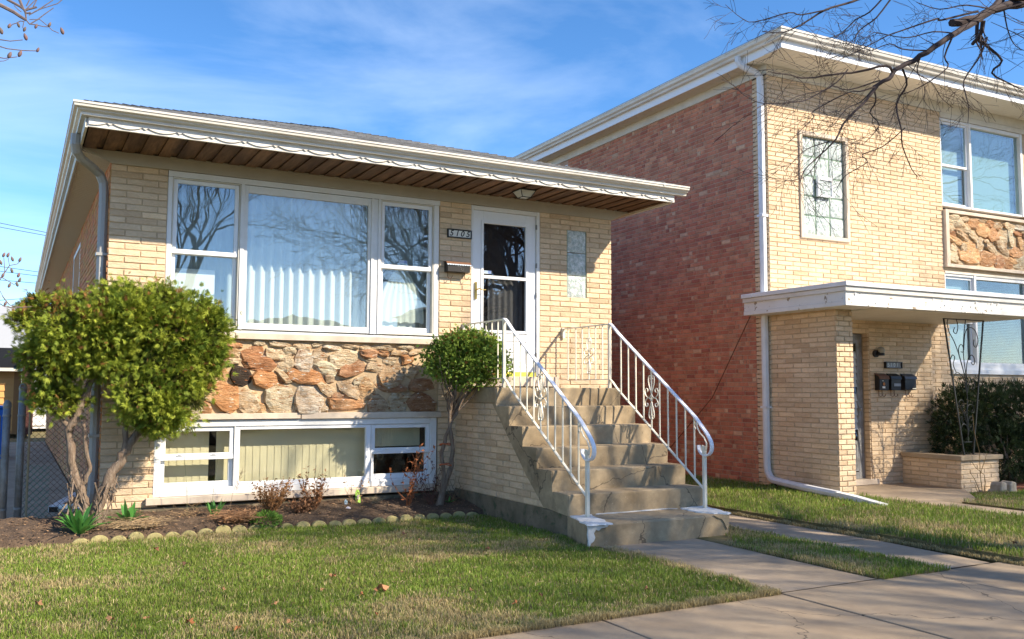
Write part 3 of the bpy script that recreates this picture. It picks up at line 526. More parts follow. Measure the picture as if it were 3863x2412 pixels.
# -------- house number, mailbox, soffit light
hn = thing('house_number', 'ivory house number plate 5105 in a black frame above the wall mailbox', 'house number', (3.93, -.01, 3.29))
obj('frame', ring(3.768, 4.092, 3.262, 3.368, .012, .012, .012, .012, -.04, -.008).box(3.78, 4.08, -.02, -.008, 3.274, 3.356), m_black, hn)
obj('plate', MB().box(3.781, 4.079, -.030, -.021, 3.275, 3.355), m_plate, hn)
for ch, xx in zip('5105', (3.817, 3.893, 3.963, 4.038)): text(ch, .098, m_letter, hn, Matrix.Translation((xx, -.0315, 3.315)) @ UP, shear=.25, name='numeral')
def mailbox():
    t_ = thing('mailbox', 'black horizontal wall mailbox with scalloped lid and newspaper hooks beside the white door', 'mailbox', (3.88, -.01, 2.84))
    obj('body', MB().prism([(3.735, -.01, 2.832), (3.735, -.115, 2.832), (3.735, -.115, 2.925), (3.735, -.09, 2.955), (3.735, -.01, 2.96)], (.30, 0, 0)), m_black, t_, bevel=.003)
    lid = MB().prism([(3.722, -.008, 2.962), (3.722, -.094, 2.958), (3.722, -.125, 2.925), (3.722, -.121, 2.922), (3.722, -.092, 2.953), (3.722, -.008, 2.957)], (.326, 0, 0))
    obj('lid', lid, m_rust, t_)
    s_ = MB()
    for k in range(10): s_.prism([(3.722+.0326*k+.0326*(.5-.5*math.cos(a)), -.127, 2.926-.016*math.sin(a)) for a in [math.pi*q/6 for q in range(7)]], (0, .004, 0))
    obj('lid_edge', s_, m_pale, t_)
    for x in (3.765, 3.99): obj('hook', MB().tube([(x, -.05, 2.832), (x, -.05, 2.78), (x+.01, -.055, 2.755), (x+.03, -.06, 2.75), (x+.045, -.065, 2.765), (x+.055, -.07, 2.79)], .004, 5), m_rust, t_)
    obj('flourish', MB().tube([(3.86, -.117, 2.90), (3.89, -.117, 2.895), (3.92, -.117, 2.905), (3.955, -.117, 2.905)], .0015, 4).tube([(3.90, -.117, 2.893), (3.925, -.117, 2.875), (3.915, -.117, 2.86), (3.93, -.117, 2.85), (3.95, -.117, 2.86), (3.945, -.117, 2.88)], .0015, 4), m_galv, t_)
mailbox()
pl = thing('porch_light', 'small tapered glass porch light under the brown board soffit', 'light', (4.56, -.52, 3.83))
obj('canopy', MB().box(4.45, 4.67, -.63, -.41, 3.815, 3.835), m_iron_b, pl, bevel=.003)
def frus(x, y, a, b, z0, z1): return [(x-b, y-b, z0), (x+b, y-b, z0), (x+b, y+b, z0), (x-b, y+b, z0), (x-a, y-a, z1), (x+a, y-a, z1), (x+a, y+a, z1), (x-a, y+a, z1)]
obj('glass_shade', MB().add(frus(4.56, -.52, .10, .055, 3.74, 3.814), [(0, 3, 2, 1), (0, 1, 5, 4), (1, 2, 6, 5), (2, 3, 7, 6), (3, 0, 4, 7)]), mat('frosted_lamp_glass', (.55, .56, .52), .35), pl)
cg = MB(); q = frus(4.56, -.52, .103, .057, 3.738, 3.814)
for a_, b_ in ((0, 4), (1, 5), (2, 6), (3, 7), (0, 1), (1, 2), (2, 3), (3, 0)): cg.tube([q[a_], q[b_]], .005, 4)
obj('cage', cg, m_iron_b, pl)
# ---------------------------------------------------------------- concrete stoop
stp = thing('concrete_stoop', 'worn concrete front steps with seven risers and brick side wall', 'steps', (4.75, -1.6, 0))
X0, X1, YL, TR, RI, ZL = 3.905, 5.57, -1.078, .2955, .205, 1.437
def slab(pts, x0, x1, bev=.012): return None
for k in range(7):      # k=0 landing
    zt = ZL-k*RI; yf = YL-k*TR; yb = -.001 if k == 0 else YL-(k-1)*TR+.0
    if k == 6: break
    m = MB(); nx = 16
    # tread and riser as one block with slight unevenness
    for i in range(nx+1):
        x = X0+(X1-X0)*i/nx; jj = random.uniform(-.003, .003); chip = -.006 if random.random() < .12 else 0
        m.v += [(x, yf+.004, zt-RI+.0), (x, yf+jj*.6-.004, zt-.03), (x, yf+jj*.6-.003, zt-.010+chip*.5), (x, yf+.009, zt+jj*.3+chip*.3), (x, yb+.02 if k else yb, zt), (x, yb+.02 if k else yb, zt-RI)]
    for i in range(nx):
        for q in range(5): m.f.append((i*6+q, (i+1)*6+q, (i+1)*6+q+1, i*6+q+1))
    m.f += [(0, 1, 2, 3, 4, 5)[::-1], tuple(nx*6+q for q in range(6))]
    obj('step', m, m_conc, stp, smooth=False)
m = MB(); nx = 18     # wide bottom step, skewed
for i in range(nx+1):
    t = i/nx; xf = 3.755+(5.395-3.755)*t; yf = -3.09-.03*t; xb = 3.90+(5.58-3.90)*t; jj = random.uniform(-.004, .004)
    m.v += [(xf, yf+.006, 0), (xf, yf+jj, .19), (xf, yf+.012+jj, .207+jj*.4), (xb, -2.54, .209), (xb, -2.54, 0)]
for i in range(nx):
    for q in range(4): m.f.append((i*5+q, (i+1)*5+q, (i+1)*5+q+1, i*5+q+1))
m.f += [(4, 3, 2, 1, 0), tuple(nx*5+q for q in range(5))]
obj('step', m, m_conc, stp)
# stringer and slab edge on the left flank, brick infill, footing
obj('landing_slab', MB().box(X0-.012, X0+.1, -1.072, -.02, 1.262, 1.434), m_conc, stp, bevel=.006)
sgp = [(X0-.010, -1.0, 1.261)]+[(X0-.010, YL-.0, 1.261)]
poly = [(X0-.010, -.98, 1.2615), (X0-.010, -1.072, 1.2615)]
for k in range(1, 6): poly += [(X0-.010, YL-(k-1)*TR-.003, ZL-k*RI-.003), (X0-.010, YL-k*TR+.003, ZL-k*RI-.003)]
poly += [(X0-.010, YL-5*TR+.003, .21), (X0-.010, -2.10, .245), (X0-.010, -1.75, .53)]
obj('stringer', MB().prism(poly, (.08, 0, 0)), m_conc, stp)
obj('footing', MB().box(X0-.006, X0+.2, -2.54, -.0, -.1, .235), m_found, stp, bevel=.01)
bw_ = obj('side_wall', MB().prism([(X0+.004, -.0, .23), (X0+.004, -.0, 1.262), (X0+.004, -1.0, 1.262), (X0+.004, -2.12, .23)], (.09, 0, 0)), m_ymort, stp)
sbk = []
for (u0, u1, z0, z1) in lay([(0.002, 2.3, .237, 1.262)], [], .0683, .300, .011, phase=.11):
    zc = (z0+z1)/2; lim = .955+(1.262-zc)/.695*1.02
    if u0 < lim: sbk.append((u0, min(u1, lim+.02), z0, z1))
bricks(bw_, [(sbk, side(X0+.004, 0))], M1, 'brick', 300, lambda w_: tuple(v*.92 for v in tone_y()), .010)
obj('side_wall', MB().box(X0+.2, X1-.003, -2.53, -.005, -.1, .2).prism([(X1-.1, -.0, 0), (X1-.1, -.0, 1.23), (X1-.1, -1.07, 1.23), (X1-.1, -2.53, .2), (X1-.1, -2.53, 0)], (.09, 0, 0)), m_conc, stp)
def patch(pts, z, th=.014, name='cement_patch'):
    m = MB(); P_ = []
    for i, p in enumerate(pts):
        q = pts[(i+1) % len(pts)]
        for t in (0, .17, .33, .5, .66, .83): P_.append((p[0]+(q[0]-p[0])*t+random.uniform(-.016, .016), p[1]+(q[1]-p[1])*t+random.uniform(-.016, .010)))
    n = len(P_); cx = sum(p[0] for p in P_)/n; cy = sum(p[1] for p in P_)/n
    vs = [(x, y, z-.002) for x, y in P_]+[(cx+(x-cx)*.96, cy+(y-cy)*.96, z+th*random.uniform(.6, 1)) for x, y in P_]+[(cx, cy, z+th)]
    m.add(vs, [(i, (i+1) % n, n+(i+1) % n, n+i) for i in range(n)]+[(n+i, n+(i+1) % n, 2*n) for i in range(n)])
    obj(name, m, m_patch, stp)
patch([(3.905, -2.57), (3.73, -3.13), (3.98, -3.16), (4.14, -2.57)], .207)
patch([(5.20, -2.6), (5.18, -2.95), (5.36, -3.14), (5.43, -3.10), (5.56, -2.56)], .207)
patch([(4.2, -2.55), (4.22, -2.585), (4.6, -2.58), (5.18, -2.595), (5.18, -2.55)], .207, .01)
pts = [(3.752, .205), (3.80, .203), (3.86, .20), (3.93, .192), (3.985, .203), (3.97, .178), (3.90, .170), (3.875, .15), (3.84, .160), (3.82, .13), (3.835, .095), (3.82, .06), (3.79, .045), (3.775, .012), (3.757, .02), (3.762, .07), (3.752, .12), (3.758, .16)]
m = MB(); m.prism([(x, -3.112, z) for x, z in pts], (0, .02, 0)); obj('cement_patch', m, m_patch, stp, bevel=.003)
m = MB(); m.prism([(x, -3.130, z) for x, z in ((5.20, .206), (5.33, .205), (5.395, .198), (5.39, .13), (5.37, .06), (5.35, .09), (5.33, .13), (5.30, .165), (5.25, .18))], (0, .012, 0)); obj('cement_patch', m, m_conc, stp)
# ---------------------------------------------------------------- railings
MY = (1, 0, 0)
def ornament(m, x, yc, zc, H=.48, Wd=.25, r=.006):
    for s in (1, -1):
        for pl_ in ([(0, .04), (.03, .10), (.052, .165), (.050, .215), (.032, .236), (.012, .222), (.014, .200), (.030, .200)],
                    [(0, -.04), (.026, -.10), (.045, -.165), (.043, -.205), (.026, -.226), (.010, -.213), (.012, -.192), (.026, -.194)],
                    [(0, .04), (.03, .005), (.075, .004), (.108, .03), (.118, .068), (.100, .098), (.072, .094), (.066, .068), (.084, .058)],
                    [(0, -.04), (.03, -.008), (.075, -.008), (.108, -.034), (.116, -.070), (.098, -.096), (.072, -.092), (.066, -.068), (.084, -.060)]):
            # smooth
            p = [Vector((a*s, b, 0)) for a, b in pl_]; q = []
            for i in range(len(p)-1):
                a, b, c, d = p[max(i-1, 0)], p[i], p[i+1], p[min(i+2, len(p)-1)]
                for t in (0, .34, .67): q.append(.5*((2*b)+(c-a)*t+(2*a-5*b+4*c-d)*t*t+(3*b-a-3*c+d)*t*t*t))
            q.append(p[-1]); m.ribbon([(x, yc+v.x*Wd/.25, zc+v.y*H/.48) for v in q], (.012, 0, 0), .006)
def railing(x, lb, yn=-2.735, wall_end=-.03):
    t_ = thing('iron_railing', lb, 'railing', (x, -1.06, ZL), 'white iron railings of the front steps')
    y0 = -1.06; slope = .695; zt = lambda y: 2.195+(y-y0)*slope if y < y0 else 2.195
    zl = lambda y: 1.545+(y+1.02)*slope*.955 if y < -1.10 else 1.54
    obj('newel_post', MB().box(x-.016, x+.016, yn-.016, yn+.016, .205, .845), m_iron_w, t_)
    obj('post', MB().box(x-.016, x+.016, y0-.016, y0+.016, ZL-.002, 2.19), m_iron_w, t_)
    obj('wall_post', MB().box(x-.006, x+.006, wall_end-.11, wall_end-.098, 1.53 if x > 5 else 1.53, 2.19), m_iron_w, t_)
    hp = [(x, y0-.002, 2.206), (x, y0-.05, 2.185)]
    for q in range(1, 12): y = y0-.05-(yn+.14-y0+.05)*-q/11; hp.append((x, y, zt(y)+.012))
    ye = yn+.14; ze = zt(ye)+.012
    hp += [(x, yn+.03, ze-.10), (x, yn-.05, ze-.175), (x, yn-.105, ze-.25), (x, yn-.115, ze-.31), (x, yn-.09, ze-.365), (x, yn-.03, ze-.392), (x, yn+.04, ze-.375), (x, yn+.08, ze-.33), (x, yn+.085, ze-.29)]
    sm = [Vector(p) for p in hp]; q2 = []
    for i in range(len(sm)-1):
        a, b, c, d = sm[max(i-1, 0)], sm[i], sm[i+1], sm[min(i+2, len(sm)-1)]
        for t in (0, .5): q2.append(.5*((2*b)+(c-a)*t+(2*a-5*b+4*c-d)*t*t+(3*b-a-3*c+d)*t*t*t))
    q2.append(sm[-1]); obj('handrail', MB().ribbon(q2, (.042, 0, 0), .014), m_iron_cap, t_)
    obj('landing_rail', MB().box(x-.016, x+.016, y0+.0, wall_end, 2.192, 2.206).box(x-.018, x+.018, wall_end-.012, wall_end+.002, 2.08, 2.19), m_iron_w, t_)
    obj('wall_bracket', MB().box(x-.02, x+.02, wall_end, -.0095, 2.10, 2.215), m_iron_w, t_)
    lp = [(x, wall_end-.1, 1.535), (x, -1.075, 1.54), (x, -1.13, zl(-1.13)+.03), (x, -1.22, zl(-1.22)+.012), (x, yn+.012, zl(yn))]
    obj('lower_rail', MB().ribbon(lp, (.028, 0, 0), .010), m_iron_w, t_)
    for k in range(10):
        y = -1.292-.1435*k
        if y > yn+.05: obj('baluster', MB().box(x-.0065, x+.0065, y-.0065, y+.0065, zl(y)+.004, min(zt(y)+.008, 9)), m_iron_w, t_)
    for k in range(1, 6): y = y0+.148*k; obj('baluster', MB().box(x-.0065, x+.0065, y-.0065, y+.0065, 1.540, 2.192), m_iron_w, t_)
    o_ = MB(); yc = -1.292-.1435*4; ornament(o_, x, yc, (zt(yc)+zl(yc))/2+.02, .50, .25); obj('scrollwork', o_, m_iron_w, t_)
    o_ = MB(); ornament(o_, x, y0+.148*3, 1.83, .46, .22); obj('scrollwork', o_, m_iron_w, t_)
    o_ = MB(); o_.ribbon([(x, yn+.13, ze-.13), (x, yn+.155, ze-.09), (x, yn+.12, ze-.06), (x, yn+.10, ze-.12), (x, yn+.06, ze-.17), (x, yn-.0, ze-.21), (x, yn-.035, ze-.27), (x, yn-.03, ze-.33), (x, yn+.01, ze-.362), (x, yn+.045, ze-.33), (x, yn+.03, ze-.29), (x, yn+.005, ze-.30)], (.016, 0, 0), .006); obj('volute', o_, m_iron_w, t_)
railing(4.0, 'left white iron stair railing, beside the round shrub')
railing(5.43, 'right white iron stair railing, in front of the red brick wall')
# ---------------------------------------------------------------- two-storey neighbour
h2 = thing('two_flat_house', 'two storey house with yellow brick front, red brick side wall and wide white eaves', 'house', (0, 0, 0), M=M2)
fw = obj('front_wall', MB().box(.004, .67, .0, .25, -.1, 6.08).box(1.57, 3.815, .0, .25, 2.3, 6.08).box(1.86, 3.815, .0, .25, -.1, 2.3).box(.67, 1.57, 0, .25, 2.3, 3.745).box(.67, 1.57, 0, .25, 5.265, 6.08).box(3.815, 8, .0, .25, -.1, 1.70).box(3.815, 8, .0, .25, 3.40, 3.46).box(3.815, 8, 0, .25, 5.99, 6.08), m_ymort, h2)
up = lay([(0, 3.81, 2.78, 6.075)], [(.61, 1.63, 3.69, 5.33)], P, .305, .011)
lo = lay([(3.30, 3.885, .05, 2.78), (3.885, 6.5, .05, 1.70)], [], P, .305, .011, phase=.1)
mwall = obj('entry_wall', MB().box(1.89, 3.30, -.10, -.001, -.05, 2.52).box(.305, 1.89, -.10, -.001, 2.29, 2.52).box(.305, 1.0, -.1, -.001, -.05, 2.29), m_ymort, h2)
mb_ = lay([(1.885, 3.305, -.03, 2.515), (.305, 1.885, 2.29, 2.515), (.305, .99, -.03, 2.29)], [], P, .305, .011)
wing = obj('wing_wall', MB().box(.004, .298, -1.206, -.001, -.1, 2.50), m_ymort, h2)
wb1 = lay([(0.003, 1.21, .02, 2.48)], [], .0683, .305, .011, phase=.02)      # flank, facing the gangway
wb2 = lay([(.0, .30, .02, 2.48)], [], .0683, .20, .012, phase=.05)           # narrow end with short bricks
qb = lay([(-.295, -.003, .02, 6.075)], [], P, .305, .011, phase=.0)
Fm = Matrix.Translation((0, -.10, 0)); Fw = Matrix.Translation((0, -1.21, 0))
bricks(fw, [(up, I4), (lo, I4), (qb, side(.004, 0)), (mb_, Fm), (wb1, side(.004, 0)), (wb2, Fw)], M2, 'brick', 296, lambda w_: tone_y(), .009)
Fr = MB().box(.004, .25, .3, 12, -.1, 6.1); rw = obj('red_wall', Fr, m_rmort, h2)
rb = lay([(-12, -.298, .0, 6.09)], [(-12.5, -5.70, 4.9, 6.085)], .0672, .205, .0135, headers=.42)
bricks(rw, [(rb, side(.004, 0))], M2, 'red', 296, tone_r, .006)
obj('side_window', ring(-7.2, -5.71, 4.9, 6.0, .06, .06, .06, .06, -.01, .06).box(-7.1, -5.8, .02, .03, 4.96, 5.94), m_white, h2); o = WM  # placed on the side wall below
sw3 = [c for c in h2.children if c.name.startswith('side_window')]
for c in sw3: c.matrix_basis = M2 @ side(.004, 0)
# eaves
obj('frieze_board', MB().box(-.0, 9, -.022, -.002, 6.078, 6.24).box(-.018, .003, -.02, 12, 6.095, 6.24), m_frieze if False else m_trim, h2, M=M2)
sf2 = obj('soffit', MB().box(-.27, 9, -.60, -.0, 6.246, 6.26).box(-.27, .0, .0, 12.4, 6.246, 6.26), m_vsoff2, h2, M=M2)
for k in range(60): x = -.262+.115*k; obj('soffit_panel', MB().box(x, x+.109, -.595, -.023, 6.238, 6.2455), m_vsoff2, sf2, M=M2)
for k in range(64): y = .0+.115*k; obj('soffit_panel', MB().box(-.262, -.019, y, y+.109, 6.238, 6.2455), m_vsoff2, sf2, M=M2)
obj('fascia', MB().box(-.285, 9, -.618, -.601, 6.232, 6.37).box(-.285, -.271, -.60, 12.4, 6.232, 6.37), m_vinyl, h2, M=M2, bevel=.003)
obj('gutter', MB().sweep([(0, 0), (.06, 0), (.07, .03), (.10, .055), (.112, .10), (.12, .10), (.12, .118), (.108, .118), (.1, .10), (0, .10)], [((9, -.619, 6.355), (0, -1)), ((-.286, -.619, 6.355), (-1, -1)), ((-.286, 12.4, 6.355), (-1, 0))]), m_gutter, h2, M=M2)
obj('roof', MB().add([(-.39, -.72, 6.475), (9.5, -.72, 6.475), (9.5, 12.5, 6.475), (-.39, 12.5, 6.475), (4.5, 4.2, 7.4), (4.6, 8, 7.4)], [(0, 1, 4), (1, 2, 5, 4), (2, 3, 5), (3, 0, 4, 5), (3, 2, 1, 0)]), m_shingle, h2, M=M2)
obj('roof_edge', MB().box(-.40, 9.5, -.735, -.70, 6.474, 6.486).box(-.40, -.37, -.70, 12.5, 6.474, 6.486), m_galv, h2, M=M2)
# side and back shell
obj('back_walls', MB().box(.26, 8.9, 11.75, 12, -.1, 6.1).box(8.7, 8.95, .26, 11.74, -.1, 6.1), m_rmort, h2, M=M2)
# glass block window
g2 = obj('glass_block_window', ring(.61, 1.63, 3.69, 5.33, .062, .062, .06, .062, -.035, .10), m_stone_l, h2, M=M2, bevel=.003)
obj('joint_grid', MB().box(.672, 1.568, .03, .05, 3.75, 5.268), m_gjoint, g2, M=M2)
for a in range(3):
    for b in range(5):
        if a == 1 and b == 2: continue
        x0 = .676+.298*a; z0 = 3.756+.3025*b; m = MB(); n = 7
        for j in range(n+1):
            for i in range(n+1):
                u, v = i/n, j/n; e = min(u, 1-u, v, 1-v); m.v.append((x0+.004+.270*u, .024-(.014*min(1, e*8))+random.uniform(-.012, .012)*(e > .05), z0+.006+.276*v))
        m.f = [(j*(n+1)+i, j*(n+1)+i+1, (j+1)*(n+1)+i+1, (j+1)*(n+1)+i) for j in range(n) for i in range(n)]
        obj('glass_block', m, m_gblock, g2, M=M2, smooth=True)
vt = obj('vent', ring(.968, 1.268, 4.35, 4.655, .022, .022, .022, .05, -.045, .0).box(.99, 1.246, .02, .03, 4.36, 4.62), m_vinyl, g2, M=M2)
for k in range(3): obj('louvre', MB().box(.99, 1.246, -.03, -.02, 4.38+.075*k, 4.448+.075*k), m_gblock, vt, M=M2)
# windows
m_tglass = glassmat('neighbour_glass', (.80, .88, .88), 1.8, .06)
def win2(z0, z1, zr):
    w_ = obj('window', MB().box(3.815, 3.84, .0, .12, z0, z1).box(4.545, 4.595, -.01, .12, z0, z1).box(5.93, 5.99, -.01, .12, z0, z1).box(3.84, 4.545, .0, .12, z1-.04, z1).box(4.595, 5.93, .0, .12, z1-.06, z1).box(3.84, 4.545, 0, .12, z0, z0+.035).box(4.595, 5.93, .0, .12, z0, z0+.035), m_white, h2, M=M2, bevel=.003)
    if zr:
        a = obj('sash', ring(3.842, 4.543, zr, z1-.045, .035, .035, .035, .035, .03, .06), m_vinyl, w_, M=M2); b = obj('sash', ring(3.842, 4.543, z0+.036, zr+.03, .035, .035, .04, .035, .062, .09), m_vinyl, w_, M=M2)
        obj('pane', MB().box(3.875, 4.51, .045, .048, zr+.03, z1-.08), m_tglass, a, M=M2); obj('pane', MB().box(3.875, 4.51, .075, .078, z0+.07, zr), m_tglass, b, M=M2)
    obj('pane', MB().box(4.594, 5.931, .05, .054, z0+.034, z1-.059), m_tglass, w_, M=M2)
    return w_
win2(4.49, 5.985, 5.18); win2(1.86, 3.36, 2.55)
win3 = obj('window_sill', MB().box(3.89, 9, -.05, .1, 1.70, 1.775).box(3.89, 9, -.02, .1, 1.776, 1.859), m_white, h2, M=M2)
obj('head_board', MB().box(3.816, 9, -.018, -.002, 5.99, 6.076), m_trim, h2); obj('head_board', MB().box(3.816, 9, -.014, -.002, 3.362, 3.398), m_trim, h2)
obj('right_casing', MB().box(5.995, 9, .0, .1, 1.86, 3.36).box(5.995, 9, 0, .1, 4.49, 5.985), m_ymort, h2, M=M2)
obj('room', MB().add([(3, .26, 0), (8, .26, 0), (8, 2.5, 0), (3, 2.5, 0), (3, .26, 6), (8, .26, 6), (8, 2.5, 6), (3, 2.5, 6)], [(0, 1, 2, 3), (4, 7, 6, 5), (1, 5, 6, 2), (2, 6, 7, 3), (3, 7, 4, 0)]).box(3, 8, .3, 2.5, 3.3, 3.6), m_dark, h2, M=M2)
sf_ = obj('stone_frame', ring(3.815, 7.2, 3.462, 4.425, .085, .085, .055, .055, -.06, .1), m_stone_l, h2, M=M2, bevel=.003)
sp2 = obj('stone_panel', MB().box(3.90, 7.115, .0, .1, 3.517, 4.37), m_vmort, h2, M=M2)
stones(sp2, ST2+[(a+2.02, b, c_, d, e, f) for a, b, c_, d, e, f in ST2 if a+2.02 < 7.05], M2, .0)
# inside shades
def shade2(x0, x1, z0, z1, lb, mt, slats=False, y=.14):
    t_ = thing('window_blind', lb, 'blind', ((x0+x1)/2, y, z0), M=M2)
    if not slats: obj('cloth', MB().box(x0, x1, y, y+.004, z0, z1), mt, t_, M=M2); return
    n = int((z1-z0)/.028); me = MB().add([(x0, y-.010, -.006), (x1, y-.010, -.006), (x1, y+.012, .009), (x0, y+.012, .009)], [(0, 1, 2, 3)]).mesh('slat'); me.materials.append(mt)
    for k in range(n): place(bpy.data.objects.new('slat', me), M2 @ Matrix.Translation((0, 0, z0+.012+k*.028)), t_)
m_wblind = mat('white_slats', (.52, .55, .58), .6); m_gblind = mat('grey_green_slats', (.15, .19, .16), .6)
shade2(3.86, 4.54, 4.54, 5.92, 'pale blind in the narrow upper window of the two storey house', m_wblind)
shade2(4.62, 5.92, 4.54, 5.92, 'light green roller shade in the wide upper window', mat('green_shade', (.40, .475, .44), .8))
shade2(3.86, 4.54, 1.92, 3.30, 'pale grey blind in the narrow ground floor window', m_wblind)
shade2(4.62, 5.92, 1.92, 3.30, 'grey green slatted blind in the wide ground floor window', m_gblind, True)
# door
d2 = obj('entry_door', ring(1.02, 1.80, .085, 2.285, .09, .075, .10, .15, .0, .03).box(1.11, 1.725, .004, .026, .20, .66), m_galv, h2, M=M2, bevel=.003)
obj('kick_panel', ring(1.40, 1.70, .24, .62, .02, .02, .02, .02, -.005, .0035).box(1.43, 1.67, -.002, .0035, .27, .59), m_galv, d2, M=M2)
for k in range(13): obj('louvre_pane', MB().add([(1.11, .002, .72+.108*k), (1.725, .002, .72+.108*k), (1.725, .022, .83+.108*k), (1.11, .022, .83+.108*k)], [(0, 1, 2, 3)]), m_wblind if k % 6 else m_tglass, d2, M=M2)
obj('door_handle', MB().box(1.735, 1.765, -.02, -.001, 1.02, 1.20).ball((1.75, -.03, 1.14), .025), m_galv, d2, M=M2)
obj('door_jamb', MB().box(1.80, 1.845, -.0, .05, .085, 2.29).box(1.0, 1.845, -.05, .05, 2.2901, 2.31), m_galv, h2, M=M2)
rv_ = MB()
for k in range(34): c_ = tone_y(); rv_.box(1.864, 1.887, -.096, -.004, -.0+.0677*k+.006, .0677*k+.062, c_)
obj('reveal_bricks', rv_, m_ybrickA, h2)['kind'] = 'stuff'
obj('door_backing', MB().box(1.0, 1.9, .06, .2, .0, 2.35), m_dark, h2, M=M2)
obj('threshold', MB().box(.98, 2.0, -.14, -.0, .005, .085), m_stone_l, h2, M=M2, bevel=.004)
# canopy over the entry
cn2 = obj('entry_canopy', MB().box(-.30, 3.62, -1.66, -.001, 2.50, 2.742).box(-.30, -.001, .0, .2, 2.50, 2.742), m_peel, h2, M=M2)
obj('canopy_face', MB().box(-.325, 3.64, -1.688, -1.661, 2.498, 2.556).box(-.315, 3.63, -1.678, -1.661, 2.557, 2.682).box(-.327, -.301, -1.66, .2, 2.498, 2.556).box(-.317, -.301, -1.66, .2, 2.557, 2.682), m_peel, cn2, M=M2, bevel=.003)
obj('canopy_band', MB().box(-.34, 3.65, -1.705, -1.661, 2.683, 2.738).box(-.342, -.301, -1.66, .2, 2.683, 2.738), m_gutter, cn2, M=M2)
obj('drip_edge', MB().box(-.36, 3.67, -1.73, -.0, 2.743, 2.803).box(-.36, -.001, .001, .22, 2.743, 2.803), m_dsw, cn2, M=M2, bevel=.006)
obj('soffit_sheet', MB().box(.31, 3.6, -1.64, -.11, 2.488, 2.498), m_trim, cn2, M=M2)
fl = MB()
for k in range(34):    # lifted flakes of paint
    a = random.random(); x = -.2+3.6*random.random() if random.random() < .5 else 2.2+random.gauss(0, .35); z = random.choice((2.56, 2.57, 2.66, 2.52, 2.60)); s = random.uniform(.015, .045)
    fl.add([(x, -1.680-.012, z), (x+s, -1.681-.010*random.random(), z+random.uniform(-.01, .012)), (x+s*.5, -1.69-random.uniform(.005, .02), z-s*.6)], [(0, 1, 2)])
o = obj('paint_flakes', fl, m_white, cn2, M=M2); o['kind'] = 'stuff'
# downspout of the neighbour
dp = [(-.33, .22, 6.36), (-.33, .22, 6.29), (-.31, .20, 6.24), (-.22, .14, 6.17), (-.12, .09, 6.12), (-.066, .06, 6.05), (-.058, .06, 5.9), (-.058, .06, .34), (-.06, .04, .24), (-.075, -.03, .17), (-.10, -.12, .145), (-.28, -.95, .12), (-.33, -1.5, .10)]
m = MB().tube(dp, .052, 8); obj('downspout', m, m_dsw, h2, M=M2)
obj('downspout_shoe', MB().ribbon([(-.33, -1.48, .10), (-.35, -1.75, .085), (-.38, -2.25, .035)], (.11, 0, .0), .075), m_dsw, h2, M=M2)
obj('downspout_strap', MB().box(-.116, .0, .0, .12, 3.95, 3.985).box(-.116, 0, .0, .12, 1.16, 1.19), m_dsw, h2, M=M2)
# entry slab, number, lamp, mailboxes
tag(obj('entry_slab', MB().add([(.0, -1.5, .0), (.5, -1.72, .0), (1.8, -1.86, .0), (2.56, -1.15, .0), (2.56, -.1, .0), (.3, -.1, .0), (.3, -1.21, .0), (-.05, -1.22, .0)], [(0, 1, 2, 3, 4, 5, 6, 7)]).add([(.0, -1.5, .0), (.5, -1.72, .0), (1.8, -1.86, .0), (2.56, -1.15, 0), (2.56, -1.15, -.12), (1.8, -1.86, -.12), (.5, -1.72, -.12), (.0, -1.5, -.12)], [(1, 0, 7, 6), (2, 1, 6, 5), (3, 2, 5, 4)]), m_walk, M=M2), kind='structure')
n2 = thing('house_number', 'grey weathered house number plate 5101 on the yellow brick entry wall', 'house number', (2.37, -.115, 1.81), M=M2)
obj('frame', ring(2.19, 2.55, 1.765, 1.865, .01, .01, .01, .01, -.16, -.109), m_black, n2, M=M2); obj('plate', MB().box(2.20, 2.54, -.14, -.12, 1.775, 1.855), m_galv, n2, M=M2)
for ch, xx in zip('5101', (2.26, 2.32, 2.39, 2.46)): text(ch, .085, mat('silver_numerals', (.55, .60, .58), .4) if ch == '5' else bpy.data.materials['silver_numerals'], n2, M2 @ Matrix.Translation((xx, -.1415, 1.815)) @ UP, name='numeral')
lm = thing('wall_lamp', 'small dark wall lamp with a frosted globe above the 5101 plate', 'wall lamp', (2.04, -.11, 2.0), M=M2)
obj('base', MB().tube([(2.00, -.11, 1.985), (2.00, -.15, 1.985)], .055, 12).tube([(2.0, -.15, 1.985), (2.07, -.17, 1.985)], .03, 8).tube([(2.07, -.17, 1.955), (2.07, -.17, 1.995)], .05, 12), m_black, lm, M=M2)
obj('globe', MB().ball((2.07, -.17, 2.035), (.055, .055, .06), 12, 8), mat('dusty_globe', (.32, .30, .24), .35), lm, M=M2, smooth=True)
